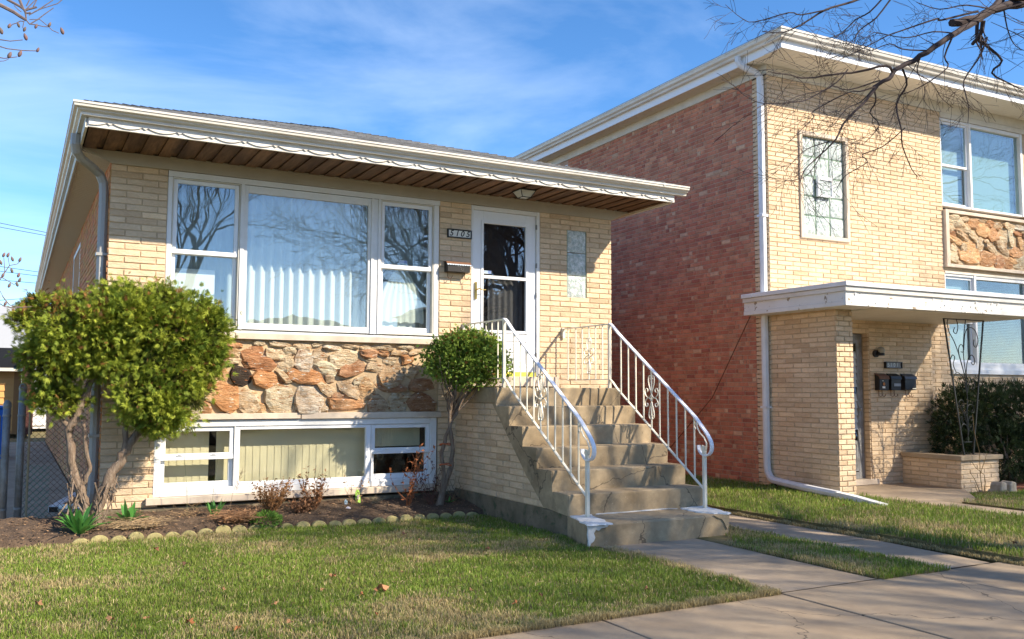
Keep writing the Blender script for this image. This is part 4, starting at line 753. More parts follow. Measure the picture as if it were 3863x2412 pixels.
def mbox(x, w_, kind, lb):
    t_ = thing('mailbox', lb, 'mailbox', (x+w_/2, -.11, 1.42), 'black mailboxes in a row on the entry wall', M2)
    d = .09; y = -.11
    prof_ = [(y, 1.425), (y-d, 1.425), (y-d*1.05, 1.60), (y-d*.9, 1.63), (y, 1.67)] if kind != 3 else [(y, 1.425), (y-d, 1.435), (y-d, 1.62), (y-d*.7, 1.655), (y, 1.665)]
    obj('body', MB().prism([(x, a, b) for a, b in prof_], (w_, 0, 0)), m_black, t_, M=M2, bevel=.003)
    lid = [(y-.003, 1.674), (y-d*.95, 1.634), (y-d*1.12, 1.595), (y-d*1.18, 1.597), (y-d*1.0, 1.642), (y-.003, 1.685)]
    obj('lid', MB().prism([(x-.01, a, b) for a, b in lid], (w_+.02, 0, 0)), m_rust if kind == 1 else m_black if kind == 2 else m_galv2, t_, M=M2)
    for k in ((.25, .6) if kind < 3 else (.3, .6)):
        X = x+w_*k; obj('hook', MB().tube([(X, y-.03, 1.425), (X, y-.03, 1.36), (X+.02, y-.04, 1.325), (X+.05, y-.05, 1.32), (X+.075, y-.05, 1.345)] if kind == 3 else [(X, y-.03, 1.425), (X, y-.03, 1.34), (X+.03, y-.04, 1.33), (X+.06, y-.045, 1.345), (X+.06, y-.045, 1.37)], .005, 5), m_rust, t_, M=M2)
    s = MB(); yy = y-d*1.06
    if kind == 1: s.box(x+.05, x+.085, yy-.003, yy, 1.565, 1.572); s.box(x+.055, x+.115, yy-.003, yy, 1.455, 1.485); obj('emblem', MB().prism([(x+.09+.028*math.cos(a), yy-.004, 1.52+.028*math.sin(a)) for a in (0, 1.2, 2.2, 3.6, 5)], (0, .003, 0)), mat('orange_mark', (.45, .16, .03), .6), t_, M=M2)
    if kind == 2: s.box(x+.05, x+.2, yy-.003, yy, 1.488, 1.53)
    if kind == 3: s.box(x+.15, x+.21, yy-.003, yy, 1.448, 1.458); s.box(x+.213, x+.235, yy-.003, yy, 1.445, 1.464)
    obj('sticker', s, m_plate if kind != 2 else mat('grey_sticker', (.3, .32, .35), .6), t_, M=M2)
m_galv2 = mat('dark_grey_lid', (.07, .07, .075), .45)
mbox(1.98, .20, 1, 'rusty lidded black mailbox with an orange mark, first of the three on the entry wall')
mbox(2.24, .21, 2, 'black mailbox with a grey sticker, middle of the three on the entry wall')
mbox(2.55, .25, 3, 'widest black mailbox with a grey rounded lid, beside the middle mailbox')
# planter, ironwork post, blocks
pln = thing('brick_planter', 'low yellow brick planter with a stone cap in front of the dark hedge', 'planter', (2.97, -.6, -.06), M=M2)
pw_ = obj('planter_wall', MB().box(2.554, 2.72, -1.106, -.105, -.08, .41).box(2.72, 3.396, -1.106, -.94, -.08, .41).box(3.23, 3.396, -.94, -.105, -.08, .41), m_ymort, pln)
pb1 = lay([(.11, 1.11, -.06, .408)], [], .067, .31, .011); pb2 = lay([(2.55, 3.40, -.06, .408)], [], .067, .31, .011, phase=.1)
bricks(pw_, [(pb1, side(2.554, 0)), (pb2, Matrix.Translation((0, -1.106, 0)))], M2, 'brick', 300, lambda w_: tone_y(), .009)
obj('cap', MB().box(2.50, 2.74, -1.16, -.11, .409, .475).box(2.741, 3.45, -1.16, -.93, .409, .475).box(3.21, 3.45, -.929, -.11, .409, .475), mat('weathered_cap_stone', (.40, .31, .21), .9, var=(.30, .23, .15), vs=4, bump=.4, bs=70), pln, bevel=.005)
obj('earth', MB().box(2.74, 3.21, -.93, -.11, .2, .40), m_soil, pln)
ip = thing('wrought_iron_post', 'black wrought iron V shaped trellis post holding up the canopy', 'iron post', (2.88, -1.0, .4), M=M2)
TA, TB, BA, BB = (2.43, -1.0, 2.49), (3.33, -1.0, 2.49), (2.80, -1.0, .39), (2.975, -1.0, .39)
for a, b in ((TA, BA), (TB, BB)): obj('upright', MB().tube([a, b], .013, 4), m_iron_b, ip, M=M2)
obj('crossbar', MB().box(2.79, 2.97, -1.006, -.994, .66, .672).box(2.43, 3.33, -1.011, -.989, 2.476, 2.488), m_iron_b, ip, M=M2)
def cat(m, pl_, r=.006, y=-1.0):
    p = [Vector((a, y, b)) for a, b in pl_]; q = []
    for i in range(len(p)-1):
        a, b, c, d = p[max(i-1, 0)], p[i], p[i+1], p[min(i+2, len(p)-1)]
        for t in (0, .25, .5, .75): q.append(.5*((2*b)+(c-a)*t+(2*a-5*b+4*c-d)*t*t+(3*b-a-3*c+d)*t*t*t))
    q.append(p[-1]); m.tube(q, r, 5)
def curl(x, z, s, k=1): return [(x, z), (x+.03*s, z+.02*k), (x+.055*s, z-.005*k), (x+.045*s, z-.04*k), (x+.015*s, z-.045*k), (x+.008*s, z-.02*k), (x+.025*s, z-.012*k)]
def scrolls(z0, s, sp):
    for pl_ in ([(2.0, z0), (1.97, z0+.25*s), (1.90, z0+.5*s), (1.78, z0+.78*s), (1.66, z0+.95*s)],
                [(2.0, z0), (1.99, z0+.3*s), (1.95, z0+.6*s), (1.97, z0+.9*s), (2.02, z0+1.15*s)],
                [(2.0, z0), (1.93, z0+.27*s), (1.86, z0+.34*s), (1.78, z0+.36*s), (1.72, z0+.28*s), (1.70, z0+.2*s)],
                [(1.93, z0+.4*s), (1.86, z0+.6*s), (1.85, z0+.72*s), (1.90, z0+.78*s), (1.95, z0+.74*s), (1.94, z0+.67*s), (1.90, z0+.67*s)],
                [(1.99, z0+.3*s), (2.02, z0+.5*s), (2.10, z0+.62*s), (2.17, z0+.60*s), (2.19, z0+.52*s), (2.15, z0+.48*s), (2.11, z0+.52*s)],
                [(1.96, z0+.7*s), (2.0, z0+.95*s), (2.10, z0+1.04*s), (2.22, z0+1.0*s), (2.28, z0+.86*s), (2.24, z0+.75*s), (2.18, z0+.78*s), (2.19, z0+.86*s)],
                [(1.66, z0+.95*s), (1.62, z0+1.1*s), (1.70, z0+1.2*s), (1.80, z0+1.17*s), (1.85, z0+1.05*s), (1.81, z0+.94*s), (1.75, z0+.97*s), (1.78, z0+1.03*s)],
                [(2.0, z0+.05*s), (2.05, z0+.2*s), (2.12, z0+.27*s), (2.18, z0+.2*s), (2.15, z0+.12*s), (2.11, z0+.15*s)],
                [(1.78, z0+.36*s), (1.72, z0+.48*s), (1.76, z0+.58*s), (1.71, z0+.62*s), (1.67, z0+.56*s)]):
        m = MB(); k = sp; cat(m, [(2.90+(a-2.0)*k*1.04, b) for a, b in pl_], .0065); obj('scroll', m, m_iron_b, ip, M=M2)
scrolls(1.33, 1, 1); scrolls(.78, .42, .5)
sp_ = MB(); cat(sp_, [(2.90, 1.33), (2.88, 1.1), (2.89, .9), (2.88, .67)]); obj('stem', sp_, m_iron_b, ip, M=M2)
for x, lb in ((2.98, 'broken grey cement block leaning at the right foot of the brick planter'), (3.2, 'second grey cement block standing at the corner of the brick planter')):
    m = MB().prism([(x, -1.42, -.06), (x+.16, -1.42, -.06), (x+.15, -1.42, .09), (x+.06, -1.42, .11), (x+.02, -1.42, .06)], (0, .18, 0))
    tag(obj('cement_block', m, m_rock, M=M2, bevel=.012, loc=(x+.08, -1.35, -.06)), lb, 'cement block', 'cement blocks at the planter')
cb = MB(); cat(cb, [(0, 0), (.1, .01)], .001)
tag(obj('cable', MB().tube([tuple(p) for p in ((8.72, -.05, 2.62), (8.73, .9, 1.30), (8.74, 1.35, .95), (8.73, 2.0, .42), (8.72, 2.5, .05))], .008, 5), m_rust, loc=(8.72, 1, 0)), 'thin dark cable slanting down the red brick side wall', 'cable')
tag(obj('red_brick_shard', MB().box(8.62, 8.76, -.52, -.42, .05, .11), m_rbrickA, loc=(8.7, -.47, .05), bevel=.01), 'broken red brick lying in the grass under the white downspout', 'brick')
# ---------------------------------------------------------------- plants
def nmesh(name, V, F, Cc, mt, parent=None, M=None, loc=None):
    """numpy triangles/quads -> one mesh; V (n,3), F (m,k), Cc (n,3)"""
    V = np.asarray(V, dtype=np.float32).copy()
    if loc is not None: V -= np.array(loc, dtype=np.float32)
    me = bpy.data.meshes.new(name); k = F.shape[1]
    me.vertices.add(len(V)); me.vertices.foreach_set('co', V.ravel())
    me.loops.add(F.size); me.loops.foreach_set('vertex_index', F.astype(np.int32).ravel())
    me.polygons.add(len(F)); me.polygons.foreach_set('loop_start', np.arange(0, F.size, k, dtype=np.int32)); me.polygons.foreach_set('loop_total', np.full(len(F), k, dtype=np.int32))
    a = me.attributes.new('Col', 'FLOAT_COLOR', 'POINT'); cc = np.ones((len(V), 4), dtype=np.float32); cc[:, :3] = Cc; a.data.foreach_set('color', cc.ravel())
    me.update(); me.validate(); return obj(name, me, mt, parent, M=(M or M1) @ Matrix.Translation(loc) if loc is not None else M)
def blades(n, xs, ys, z, hmin, hmax, w_, name, dead=.45, M=None, lean=.6, zf=None):
    n = len(xs); h = RNG.uniform(hmin, hmax, n)*(.62+.75*vn(xs+2, ys+4, .10)); a = RNG.uniform(0, 2*np.pi, n); la = RNG.uniform(0, 2*np.pi, n); ln = RNG.uniform(.1, lean, n)*h
    wx, wy = np.cos(a)*w_/2, np.sin(a)*w_/2; lx, ly = np.cos(la)*ln, np.sin(la)*ln
    zz = z if zf is None else zf(xs, ys)
    V = np.zeros((n, 5, 3)); V[:, 0] = np.stack([xs-wx, ys-wy, zz+0*xs], 1); V[:, 1] = np.stack([xs+wx, ys+wy, zz+0*xs], 1)
    V[:, 2] = np.stack([xs+wx*.8+lx*.35, ys+wy*.8+ly*.35, zz+h*.6], 1); V[:, 3] = np.stack([xs-wx*.8+lx*.35, ys-wy*.8+ly*.35, zz+h*.6], 1); V[:, 4] = np.stack([xs+lx, ys+ly, zz+h*(1-.25*ln/h)], 1)
    b = np.arange(n)[:, None]*5; F = np.concatenate([b+np.array([[0, 1, 2]]), b+np.array([[0, 2, 3]]), b+np.array([[3, 2, 4]])], 0)
    pn = vn(xs, ys, .9)*.5+vn(xs+7, ys, .33)*.33+vn(xs, ys+5, .12)*.17
    pd = np.clip((pn-(.68-dead*.42))*3.6+.12, .10, .88 if dead < 1 else 1)
    dd = RNG.random(n) < pd
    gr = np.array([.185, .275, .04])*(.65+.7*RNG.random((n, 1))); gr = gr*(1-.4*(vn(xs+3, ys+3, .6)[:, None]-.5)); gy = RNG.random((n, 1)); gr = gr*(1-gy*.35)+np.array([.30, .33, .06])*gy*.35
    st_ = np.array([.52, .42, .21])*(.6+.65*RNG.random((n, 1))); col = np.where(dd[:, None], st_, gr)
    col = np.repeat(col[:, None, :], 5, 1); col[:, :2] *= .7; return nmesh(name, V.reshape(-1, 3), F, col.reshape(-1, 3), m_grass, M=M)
def scatter(n, x0, x1, y0, y1, keep=None, bias=True):
    xs = RNG.uniform(x0, x1, n*2); ys = RNG.uniform(y0, y1, n*2)
    d = np.hypot(xs+.78, ys+9.95); k = np.ones(len(xs), bool)
    if keep is not None: k &= keep(xs, ys)
    if bias: k &= RNG.random(len(xs)) < np.clip(5.6/d, .2, 1)
    return xs[k][:n], ys[k][:n]
def front(x, y):
    edge = 3.90+.06*np.sin(y*5)+np.where(y < -3.05, -.02+.12*vn(y, x*0, .25)-.05, 0)-np.where((y < -3.0) & (y > -3.6), .15*(1-np.abs(y+3.3)/.3), 0)
    return (y > -5.22+.05*vn(x, y, .15)) & (x < edge) & (y < np.where(x > -.3, -.79+.05*np.sin(x*1.4)-.03*np.sin(x*3.3), -.79+.03*np.sin(x*9)))
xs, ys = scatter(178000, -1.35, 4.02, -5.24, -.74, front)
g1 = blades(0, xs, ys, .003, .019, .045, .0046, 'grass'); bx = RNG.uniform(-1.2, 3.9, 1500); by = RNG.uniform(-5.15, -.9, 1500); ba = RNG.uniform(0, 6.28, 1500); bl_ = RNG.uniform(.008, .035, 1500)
V = np.zeros((1500, 4, 3)); V[:, 0] = np.stack([bx, by, .03+0*bx], 1); V[:, 1] = np.stack([bx+np.cos(ba)*bl_, by+np.sin(ba)*bl_, .036+.01*np.sin(ba)], 1); V[:, 2] = V[:, 1]+np.stack([-np.sin(ba)*.003, np.cos(ba)*.003, .002+0*ba], 1); V[:, 3] = V[:, 0]+np.stack([-np.sin(ba)*.003, np.cos(ba)*.003, 0*ba], 1)
tag(nmesh('lawn_litter', V.reshape(-1, 3), np.arange(6000).reshape(1500, 4), np.repeat(np.where(RNG.random((1500, 1)) < .7, np.array([[.55, .43, .24]]), np.array([[.25, .12, .06]]))*RNG.uniform(.6, 1.2, (1500, 1)), 4, 0), m_dry), 'loose straw and twig bits strewn over the lawn', 'litter', kind='stuff')
tag(g1, 'patchy spring lawn of short green and straw coloured grass before the bungalow', 'grass', kind='stuff')
# shaggy dead fringe along the walks
ex = np.concatenate([RNG.uniform(-1.35, 3.95, 15000), RNG.uniform(3.86, 3.99, 2500), RNG.uniform(4.97, 5.08, 1500)]); ey = np.concatenate([RNG.uniform(-5.25, -5.17, 15000), RNG.uniform(-5.2, -3.2, 2500), RNG.uniform(-5.2, -3.5, 1500)])
g2_ = blades(0, ex, ey, .0, .02, .055, .004, 'dead_grass_fringe', dead=1.35, lean=1.0); tag(g2_, 'straw coloured grass fringe along the edge of the sidewalk', 'grass', kind='stuff')
xs, ys = scatter(14000, 4.98, 5.80, -5.25, -1.0, lambda x, y: (x > np.where(y > -3.6, 5.08+(y+3.6)*.55, 4.97)) & (x < 5.77+.02*np.sin(y*9)), True)
tag(blades(0, xs, ys, .003, .025, .055, .0055, 'grass', dead=.35), 'narrow grass strip between the two concrete walks', 'grass', kind='stuff')
def nb_keep(x, y): return x < 8.96
xs, ys = scatter(95000, 6.44, 12.5, -5.42, 1.5, lambda x, y: nb_keep(x, y) & (x > 6.46+.05*vn(y, x*0, .2)) & ~((x > 8.74) & (y > -1.75)) & ~((x > 8.93) & (x < 9.70)), True)
tag(blades(0, xs, ys, .052, .03, .065, .006, 'grass', dead=.22), 'green lawn of the neighbour beyond the gangway walk', 'grass', kind='stuff')
xs, ys = scatter(14000, 9.66, 14, -5.4, -2.55, None, True); tag(blades(0, xs, ys, .028, .03, .065, .006, 'grass', dead=.25), 'small lawn patch right of the neighbour entry walk', 'grass', kind='stuff')
xs, ys = scatter(16000, 10.75, 15, -2.6, -1.75, None, True); tag(blades(0, xs, ys, -.062, .03, .07, .007, 'grass', dead=.2), 'grass in front of the dark hedge by the planter', 'grass', kind='stuff')
ey = RNG.uniform(-5.4, 1.0, 9000); ex = 6.44+.07*RNG.random(9000); tag(blades(0, ex, ey, .0, .015, .05, .006, 'root_edge', dead=1.4, lean=1.1), 'ragged brown cut edge of the neighbour lawn beside the gangway', 'grass edge', kind='stuff')
ex = RNG.uniform(6.45, 12, 5000); ey = RNG.uniform(-5.45, -5.38, 5000); tag(blades(0, ex, ey, .0, .02, .06, .006, 'root_edge', dead=1.2, lean=1.0), 'ragged edge of the neighbour lawn along the sidewalk', 'grass edge', kind='stuff')
xs, ys = scatter(60000, -6.5, -1.32, -5.22, 3.0, lambda x, y: (y < -.8) | (x < -1.45), False)
tag(blades(0, xs, ys, .004, .025, .055, .008, 'grass'), 'lawn of the next plot left of the bungalow, beyond the magnolia', 'grass', kind='stuff')
# --- evergreen sprays
def sprays(name, blobs, n, size, cols, mt, parent, M=None, loc=None, up=.35, shell=(.72, 1.06), nl=6, droop=0, wid=.22, bronze=None, clus=0, cs=.06):
    vol = np.array([b[3]*b[4]+b[4]*b[5]+b[3]*b[5] for b in blobs]); idx = RNG.choice(len(blobs), n, p=vol/vol.sum()); B = np.array(blobs)[idx]
    d = RNG.normal(size=(n, 3)); d /= np.linalg.norm(d, axis=1)[:, None]; r = RNG.uniform(*shell, n)**.6
    lump = .86+.28*vn(d[:, 0]*3+B[:, 0]*5, d[:, 2]*3+d[:, 1]*2+B[:, 2]*5, .55)
    c = B[:, :3]+d*B[:, 3:6]*(r*lump)[:, None]
    if clus:
        ci = RNG.integers(0, clus, n); cc_ = c[:clus][ci]; off = RNG.normal(size=(n, 3))*cs; off -= d[:clus][ci]*np.abs(RNG.normal(size=(n, 1)))*cs*.6
        dep_ = (off*d[:clus][ci]).sum(1)/cs; c = cc_+off; d = d[:clus][ci]+off/cs*.35; d /= np.linalg.norm(d, axis=1)[:, None]; B = B[:clus][ci]
    ax = d*B[:, 3:6]; ax /= np.linalg.norm(ax, axis=1)[:, None]; ax = ax+RNG.normal(size=(n, 3))*.42+np.array([0, 0, up]); ax /= np.linalg.norm(ax, axis=1)[:, None]
    t = RNG.normal(size=(n, 3)); sd_ = np.cross(ax, t); sd_ /= np.linalg.norm(sd_, axis=1)[:, None]; nn = np.cross(ax, sd_)
    s = size*RNG.uniform(.6, 1.25, n)
    # fan: nl pointed leaflets
    VV = []; 
    for k in range(nl):
        a = (k/(nl-1)-.5)*1.9; L_ = s*(1-.42*abs(a)); st_ = s*(.10+.35*(1-abs(a)))
        dirv = ax*math.cos(a)+sd_*math.sin(a)+nn*RNG.uniform(-.25, .25, (n, 1)); per = -ax*math.sin(a)+sd_*math.cos(a)
        p0 = c+ax*(st_*.25)[:, None]; mid = p0+dirv*(L_*.55)[:, None]; tip = p0+dirv*L_[:, None]+np.array([0, 0, -1])*(droop*L_)[:, None]
        w1 = (wid*L_)[:, None]*per*.5
        VV += [p0, mid-w1, tip, mid+w1]
    V = np.stack(VV, 1).reshape(n, nl*4, 3); b = np.arange(n)[:, None]*nl*4
    F = np.concatenate([b+np.array([[4*k, 4*k+1, 4*k+2, 4*k+3]]) for k in range(nl)], 0)
    ca, cb_ = np.array(cols[0]), np.array(cols[1]); tt = np.clip(RNG.normal(.5, .28, (n, 1))+(vn(c[:, 0], c[:, 2], .12)[:, None]-.5)*.9, 0, 1); col = ca*(1-tt)+cb_*tt
    if bronze is not None:
        br = (RNG.random(n) < bronze(c))[:, None]; col = np.where(br, np.array([.30, .145, .045])*RNG.uniform(.6, 1.2, (n, 1)), col)
    col = np.repeat(col[:, None, :], nl*4, 1)*RNG.uniform(.85, 1.15, (n, nl*4, 1))
    o = nmesh(name, V.reshape(-1, 3), F, np.clip(col.reshape(-1, 3), 0, 1), mt, parent, M, loc); o['kind'] = 'stuff' if parent is None else 'thing'; 
    if parent is not None: del o['kind']
    return o
def stem(m, pts, r0, r1, n=7, wob=.012):
    P_ = []; k = 4
    for i in range(len(pts)-1):
        a, b = Vector(pts[i]), Vector(pts[i+1])
        for t in range(k): P_.append(a.lerp(b, t/k)+Vector([random.uniform(-wob, wob) for _ in range(3)])*(0 if i == t == 0 else 1))
    P_.append(Vector(pts[-1])); rs = [(r0+(r1-r0)*i/(len(P_)-1))*random.uniform(.88, 1.14) for i in range(len(P_))]; m.tube(P_, rs, n); return m
arb = thing('arborvitae_shrub', 'large windswept arborvitae shrub on twisted shaggy stems at the left house corner', 'shrub', (-.12, -.35, .08))
m = MB()
stem(m, [(-.14, -.36, .02), (-.16, -.37, .28), (-.22, -.38, .5), (-.29, -.38, .8), (-.30, -.36, 1.02), (-.22, -.35, 1.2), (-.12, -.35, 1.55), (-.15, -.35, 1.85)], .052, .024, 9, .02)
stem(m, [(-.08, -.38, .02), (-.03, -.4, .3), (.06, -.42, .56), (.17, -.43, .76), (.27, -.42, .95), (.36, -.40, 1.15), (.45, -.4, 1.5), (.4, -.4, 1.9)], .060, .024, 9, .02)
stem(m, [(.27, -.42, .95), (.42, -.42, 1.08), (.55, -.45, 1.3), (.7, -.4, 1.6)], .035, .015, 7)
stem(m, [(.19, -.43, .78), (.17, -.44, .95), (.22, -.42, 1.2), (.1, -.4, 1.6)], .035, .015, 7)
stem(m, [(-.2, -.38, .45), (-.12, -.42, .62), (-.16, -.45, .85), (-.2, -.45, 1.1)], .024, .014, 6)
stem(m, [(-.29, -.38, 1.0), (-.4, -.3, 1.15), (-.55, -.25, 1.3)], .025, .012, 6); stem(m, [(-.15, -.35, 1.6), (-.35, -.3, 1.8), (-.7, -.27, 2.02)], .03, .01, 6)
obj('trunk', m, m_bark, arb, smooth=True)
m = MB()
for k in range(90):    # hanging strips of bark at the base
    a = random.random()*6.3; z = random.uniform(.05, .55); x, y = -.12+.13*math.cos(a)*(1-z*.3)+(z*.25 if math.cos(a) > 0 else -z*.15), -.39-.08*abs(math.sin(a)); l = random.uniform(.06, .22); d = Vector((random.gauss(0, .3), random.gauss(0, .25), random.choice((1, -1))*.9)).normalized()
    p = Vector((x, y, z)); m.ribbon([p, p+d*l*.5+Vector((0, -.012, 0)), p+d*l], (random.uniform(.006, .016), 0, 0), .003)
obj('bark_strips', m, m_bark, arb)
AB = [(.62, -.42, 1.98, .40, .34, .38), (.22, -.42, 2.10, .34, .34, .32), (-.32, -.34, 1.99, .36, .36, .36), (-.04, -.40, 2.02, .30, .32, .30), (-.05, -.38, 1.84, .36, .32, .28), (-.15, -.3, 2.2, .16, .2, .12), (.45, -.4, 2.3, .14, .2, .10), (.95, -.42, 2.1, .12, .16, .12), (-.62, -.3, 2.22, .13, .16, .08), (.76, -.42, 1.66, .28, .30, .30), (.50, -.46, 1.55, .34, .30, .28), (.55, -.50, 1.20, .26, .24, .20), (.26, -.52, 1.38, .24, .22, .24), (-.42, -.26, 1.33, .22, .24, .12), (-.50, -.28, 1.68, .24, .28, .28), (-.70, -.28, 2.07, .13, .14, .07), (.86, -.4, 1.9, .24, .26, .28), (.78, -.46, 1.36, .20, .2, .18), (.38, -.5, 1.12, .18, .18, .14)]
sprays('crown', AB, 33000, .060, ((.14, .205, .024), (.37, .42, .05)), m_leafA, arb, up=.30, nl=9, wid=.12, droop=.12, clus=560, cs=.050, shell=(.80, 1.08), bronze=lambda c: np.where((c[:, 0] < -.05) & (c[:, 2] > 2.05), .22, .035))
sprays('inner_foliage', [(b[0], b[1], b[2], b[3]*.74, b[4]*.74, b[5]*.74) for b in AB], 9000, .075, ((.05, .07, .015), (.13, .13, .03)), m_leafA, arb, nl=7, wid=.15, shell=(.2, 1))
# round shrub by the steps
jb = thing('round_shrub', 'small round evergreen shrub on thin twin stems against the front steps', 'shrub', (3.5, -.42, .1))
m = MB()
stem(m, [(3.50, -.42, .05), (3.56, -.44, .3), (3.64, -.5, .55), (3.60, -.55, .85), (3.55, -.6, 1.15), (3.62, -.6, 1.5)], .035, .014, 7, .01)
stem(m, [(3.53, -.42, .05), (3.55, -.46, .4), (3.50, -.5, .7), (3.56, -.55, .95), (3.66, -.6, 1.2), (3.85, -.6, 1.5)], .03, .012, 7, .01)
for k in range(22):
    a = random.uniform(-1, 1); stem(m, [(3.58, -.56, 1.05+random.random()*.15), (3.66+.2*a, -.6+random.uniform(-.15, .15), 1.35), (3.76+.5*a, -.6+random.uniform(-.3, .3), 1.55+random.random()*.3)], .010, .003, 5, .015)
obj('trunk', m, m_bark, jb, smooth=True)
m = MB()
for z in (.79, .56): m.tube([(3.55+.07*math.cos(a), -.5+.05*math.sin(a), z+.01*math.sin(2*a)) for a in [k*.63 for k in range(11)]], .007, 5)
obj('orange_tie', m, mat('orange_cord', (.50, .13, .05), .8), jb)
JB = [(3.78, -.62, 1.76, .40, .36, .28), (3.55, -.58, 1.74, .30, .3, .22), (4.03, -.62, 1.70, .22, .26, .20), (3.82, -.62, 1.9, .3, .3, .16)]
sprays('crown', JB, 12000, .038, ((.085, .15, .025), (.26, .36, .06)), m_leafA, jb, up=.2, nl=4, wid=.5, shell=(.75, 1.12), clus=260, cs=.045, bronze=lambda c: np.where(c[:, 2] > 1.9, .10, .03))
# dark hedge at the neighbour
hd = thing('dark_hedge', 'dark yew hedge growing behind the brick planter under the neighbour windows', 'hedge', (3.6, -.8, 0), M=M2)
HB = [(3.30, -.52, .98, .46, .34, .50), (3.7, -.6, 1.12, .5, .45, .50), (4.3, -.7, 1.10, .6, .5, .5), (5.0, -.7, 1.06, .6, .5, .5), (3.25, -.5, .62, .40, .3, .4), (3.9, -.8, .5, .5, .45, .5), (4.7, -.8, .45, .7, .5, .5), (5.6, -.8, .9, .6, .5, .6)]
sprays('crown', HB, 11000, .085, ((.014, .026, .010), (.045, .07, .025)), m_leafA, hd, M=M2, up=.35, nl=5, wid=.2, shell=(.35, 1.05))
m = MB()
for k in range(14): x = 3.5+.15*k; stem(m, [(x, -.8, 0), (x+random.uniform(-.1, .1), -.85, .4), (x+random.uniform(-.2, .2), -.8, .9)], .02, .008, 5)
obj('stems', m, m_bark, hd, M=M2)
# broad leafed spring plants
def leafy(lb, x, y, z, n, L_, W_, grp='broad leaved spring plants in the flower bed', tilt=(.25, 1.1)):
    t_ = thing('leafy_plant', lb, 'plant', (x, y, z), grp)
    for k in range(n):
        a = 2*math.pi*k/n+random.uniform(-.4, .4); e = random.uniform(*tilt); l = L_*random.uniform(.65, 1.1); wd = W_*random.uniform(.7, 1.1); m = MB(); cs = []
        h = Vector((math.cos(a), math.sin(a), 0)); pr = Vector((-math.sin(a), math.cos(a), 0)); g_ = random.uniform(.75, 1.25)
        for i in range(7):
            t = i/6; up_ = math.cos(e*t*1.1); p = Vector((x, y, z))+h*(.02+l*math.sin(e)*t)+Vector((0, 0, l*(math.cos(e)*t+.15*t*(1-t)-.22*t*t*math.sin(e)))); wv = wd*math.sin(math.pi*min(1, .08+.92*t)**.75)*.5
            if i == 6: wv = .001
            for sgn in (-1, 0, 1):
                m.v.append(tuple(p+pr*wv*sgn+Vector((0, 0, abs(sgn)*wv*.35)))); c0 = (.09, .27, .055) if t < .85 else (.16, .33, .06); m.c.append(tuple(v*g_ for v in c0))
        m.f = [(i*3+q, i*3+q+1, (i+1)*3+q+1, (i+1)*3+q) for i in range(6) for q in (0, 1)]
        obj('leaf', m, m_leafB, t_, smooth=True)
leafy('biggest clump of broad green leaves below the windswept shrub', -.20, -.62, .06, 30, .32, .06)
leafy('clump of broad green leaves in front of the left brick pier', .24, -.36, .10, 22, .26, .055)
leafy('small upright tuft of green leaves under the left basement window', 1.05, -.36, .10, 14, .24, .04, tilt=(.05, .6))
leafy('tiny green seedling clump at the corner of the steps wall', 3.66, -.35, .10, 7, .10, .035)
gc = thing('green_mound', 'bright green low cushion plant beside the edging blocks', 'plant', (1.53, -.63, .06))
sprays('leaves', [(1.50, -.64, .08, .16, .12, .09)], 900, .028, ((.10, .20, .03), (.19, .34, .06)), m_leafA, gc, nl=3, wid=.5, shell=(.5, 1.05))
# dry plants
def dryplant(lb, x, y, n, H, spread, leaves, lsz, col, name='dry_plant', z=.09, curly=.2, up=.9):
    t_ = thing(name, lb, 'dry plant', (x, y, z), 'dead and dormant plants in the flower bed'); m = MB()
    tips = []
    for k in range(n):
        a = random.random()*6.28; s = spread*math.sqrt(random.random()); h = H*random.uniform(.55, 1); p = [Vector((x+random.uniform(-.03, .03), y+random.uniform(-.03, .03), z-.02))]; c_ = random.uniform(.7, 1.2)
        for i in range(1, 6):
            t = i/5; p.append(Vector((x+math.cos(a)*s*t**up+random.gauss(0, curly*.03), y+math.sin(a)*s*.6*t**up+random.gauss(0, curly*.03), z+h*t)))
        m.tube(p, [.0035, .0012], 4, col=tuple(v*c_ for v in col)); tips.append(p)
    obj('stems', m, m_dry, t_)
    if leaves:
        n_ = leaves; V = []; Cc = []; F = []
        for k in range(n_):
            p = random.choice(tips); i = random.randint(2, 5); b = p[i-1].lerp(p[i], random.random()); d = Vector((random.gauss(0, 1), random.gauss(0, 1), random.gauss(.5, .8))).normalized(); s_ = d.orthogonal().normalized(); s_.rotate(Matrix.Rotation(random.random()*6.3, 3, d)); l = lsz*random.uniform(.5, 1.2); q = len(V)
            V += [b, b+d*l*.5+s_*l*.24, b+d*l, b+d*l*.5-s_*l*.24]; c_ = random.uniform(.6, 1.25); cc = tuple(v*c_ for v in col); Cc += [cc]*4; F.append((q, q+1, q+2, q+3))
        nmesh('leaves', np.array([tuple(v) for v in V]), np.array(F), np.array(Cc), m_dry, t_)
dryplant('dense rust brown dead bush in front of the wide basement window', 1.62, -.36, 60, .40, .24, 1500, .030, (.33, .165, .065))
dryplant('brown leafed dormant bush right of the dense rust brown bush', 2.08, -.33, 22, .52, .20, 330, .045, (.28, .13, .055), curly=.5)
dryplant('low brown leafy litter plant at the foot of the dormant bush', 1.93, -.42, 40, .16, .2, 420, .045, (.24, .12, .06))
dryplant('thin bare twigs with a few brown leaves before the right mullion', 2.55, -.25, 9, .48, .22, 26, .045, (.30, .18, .10), curly=.6)
dryplant('tall spindly shrub with curled rusty leaves by the right basement window', 3.12, -.40, 13, .72, .40, 190, .05, (.36, .13, .05), curly=.9)
dryplant('sparse twiggy shrub with dark curled leaves by the steps wall', 3.42, -.40, 14, .62, .26, 120, .04, (.15, .07, .05), curly=.8)
dryplant('clump of matted straw under the left brick pier', .30, -.60, 110, .10, .30, 0, .03, (.42, .30, .17), up=.5, curly=2.5)
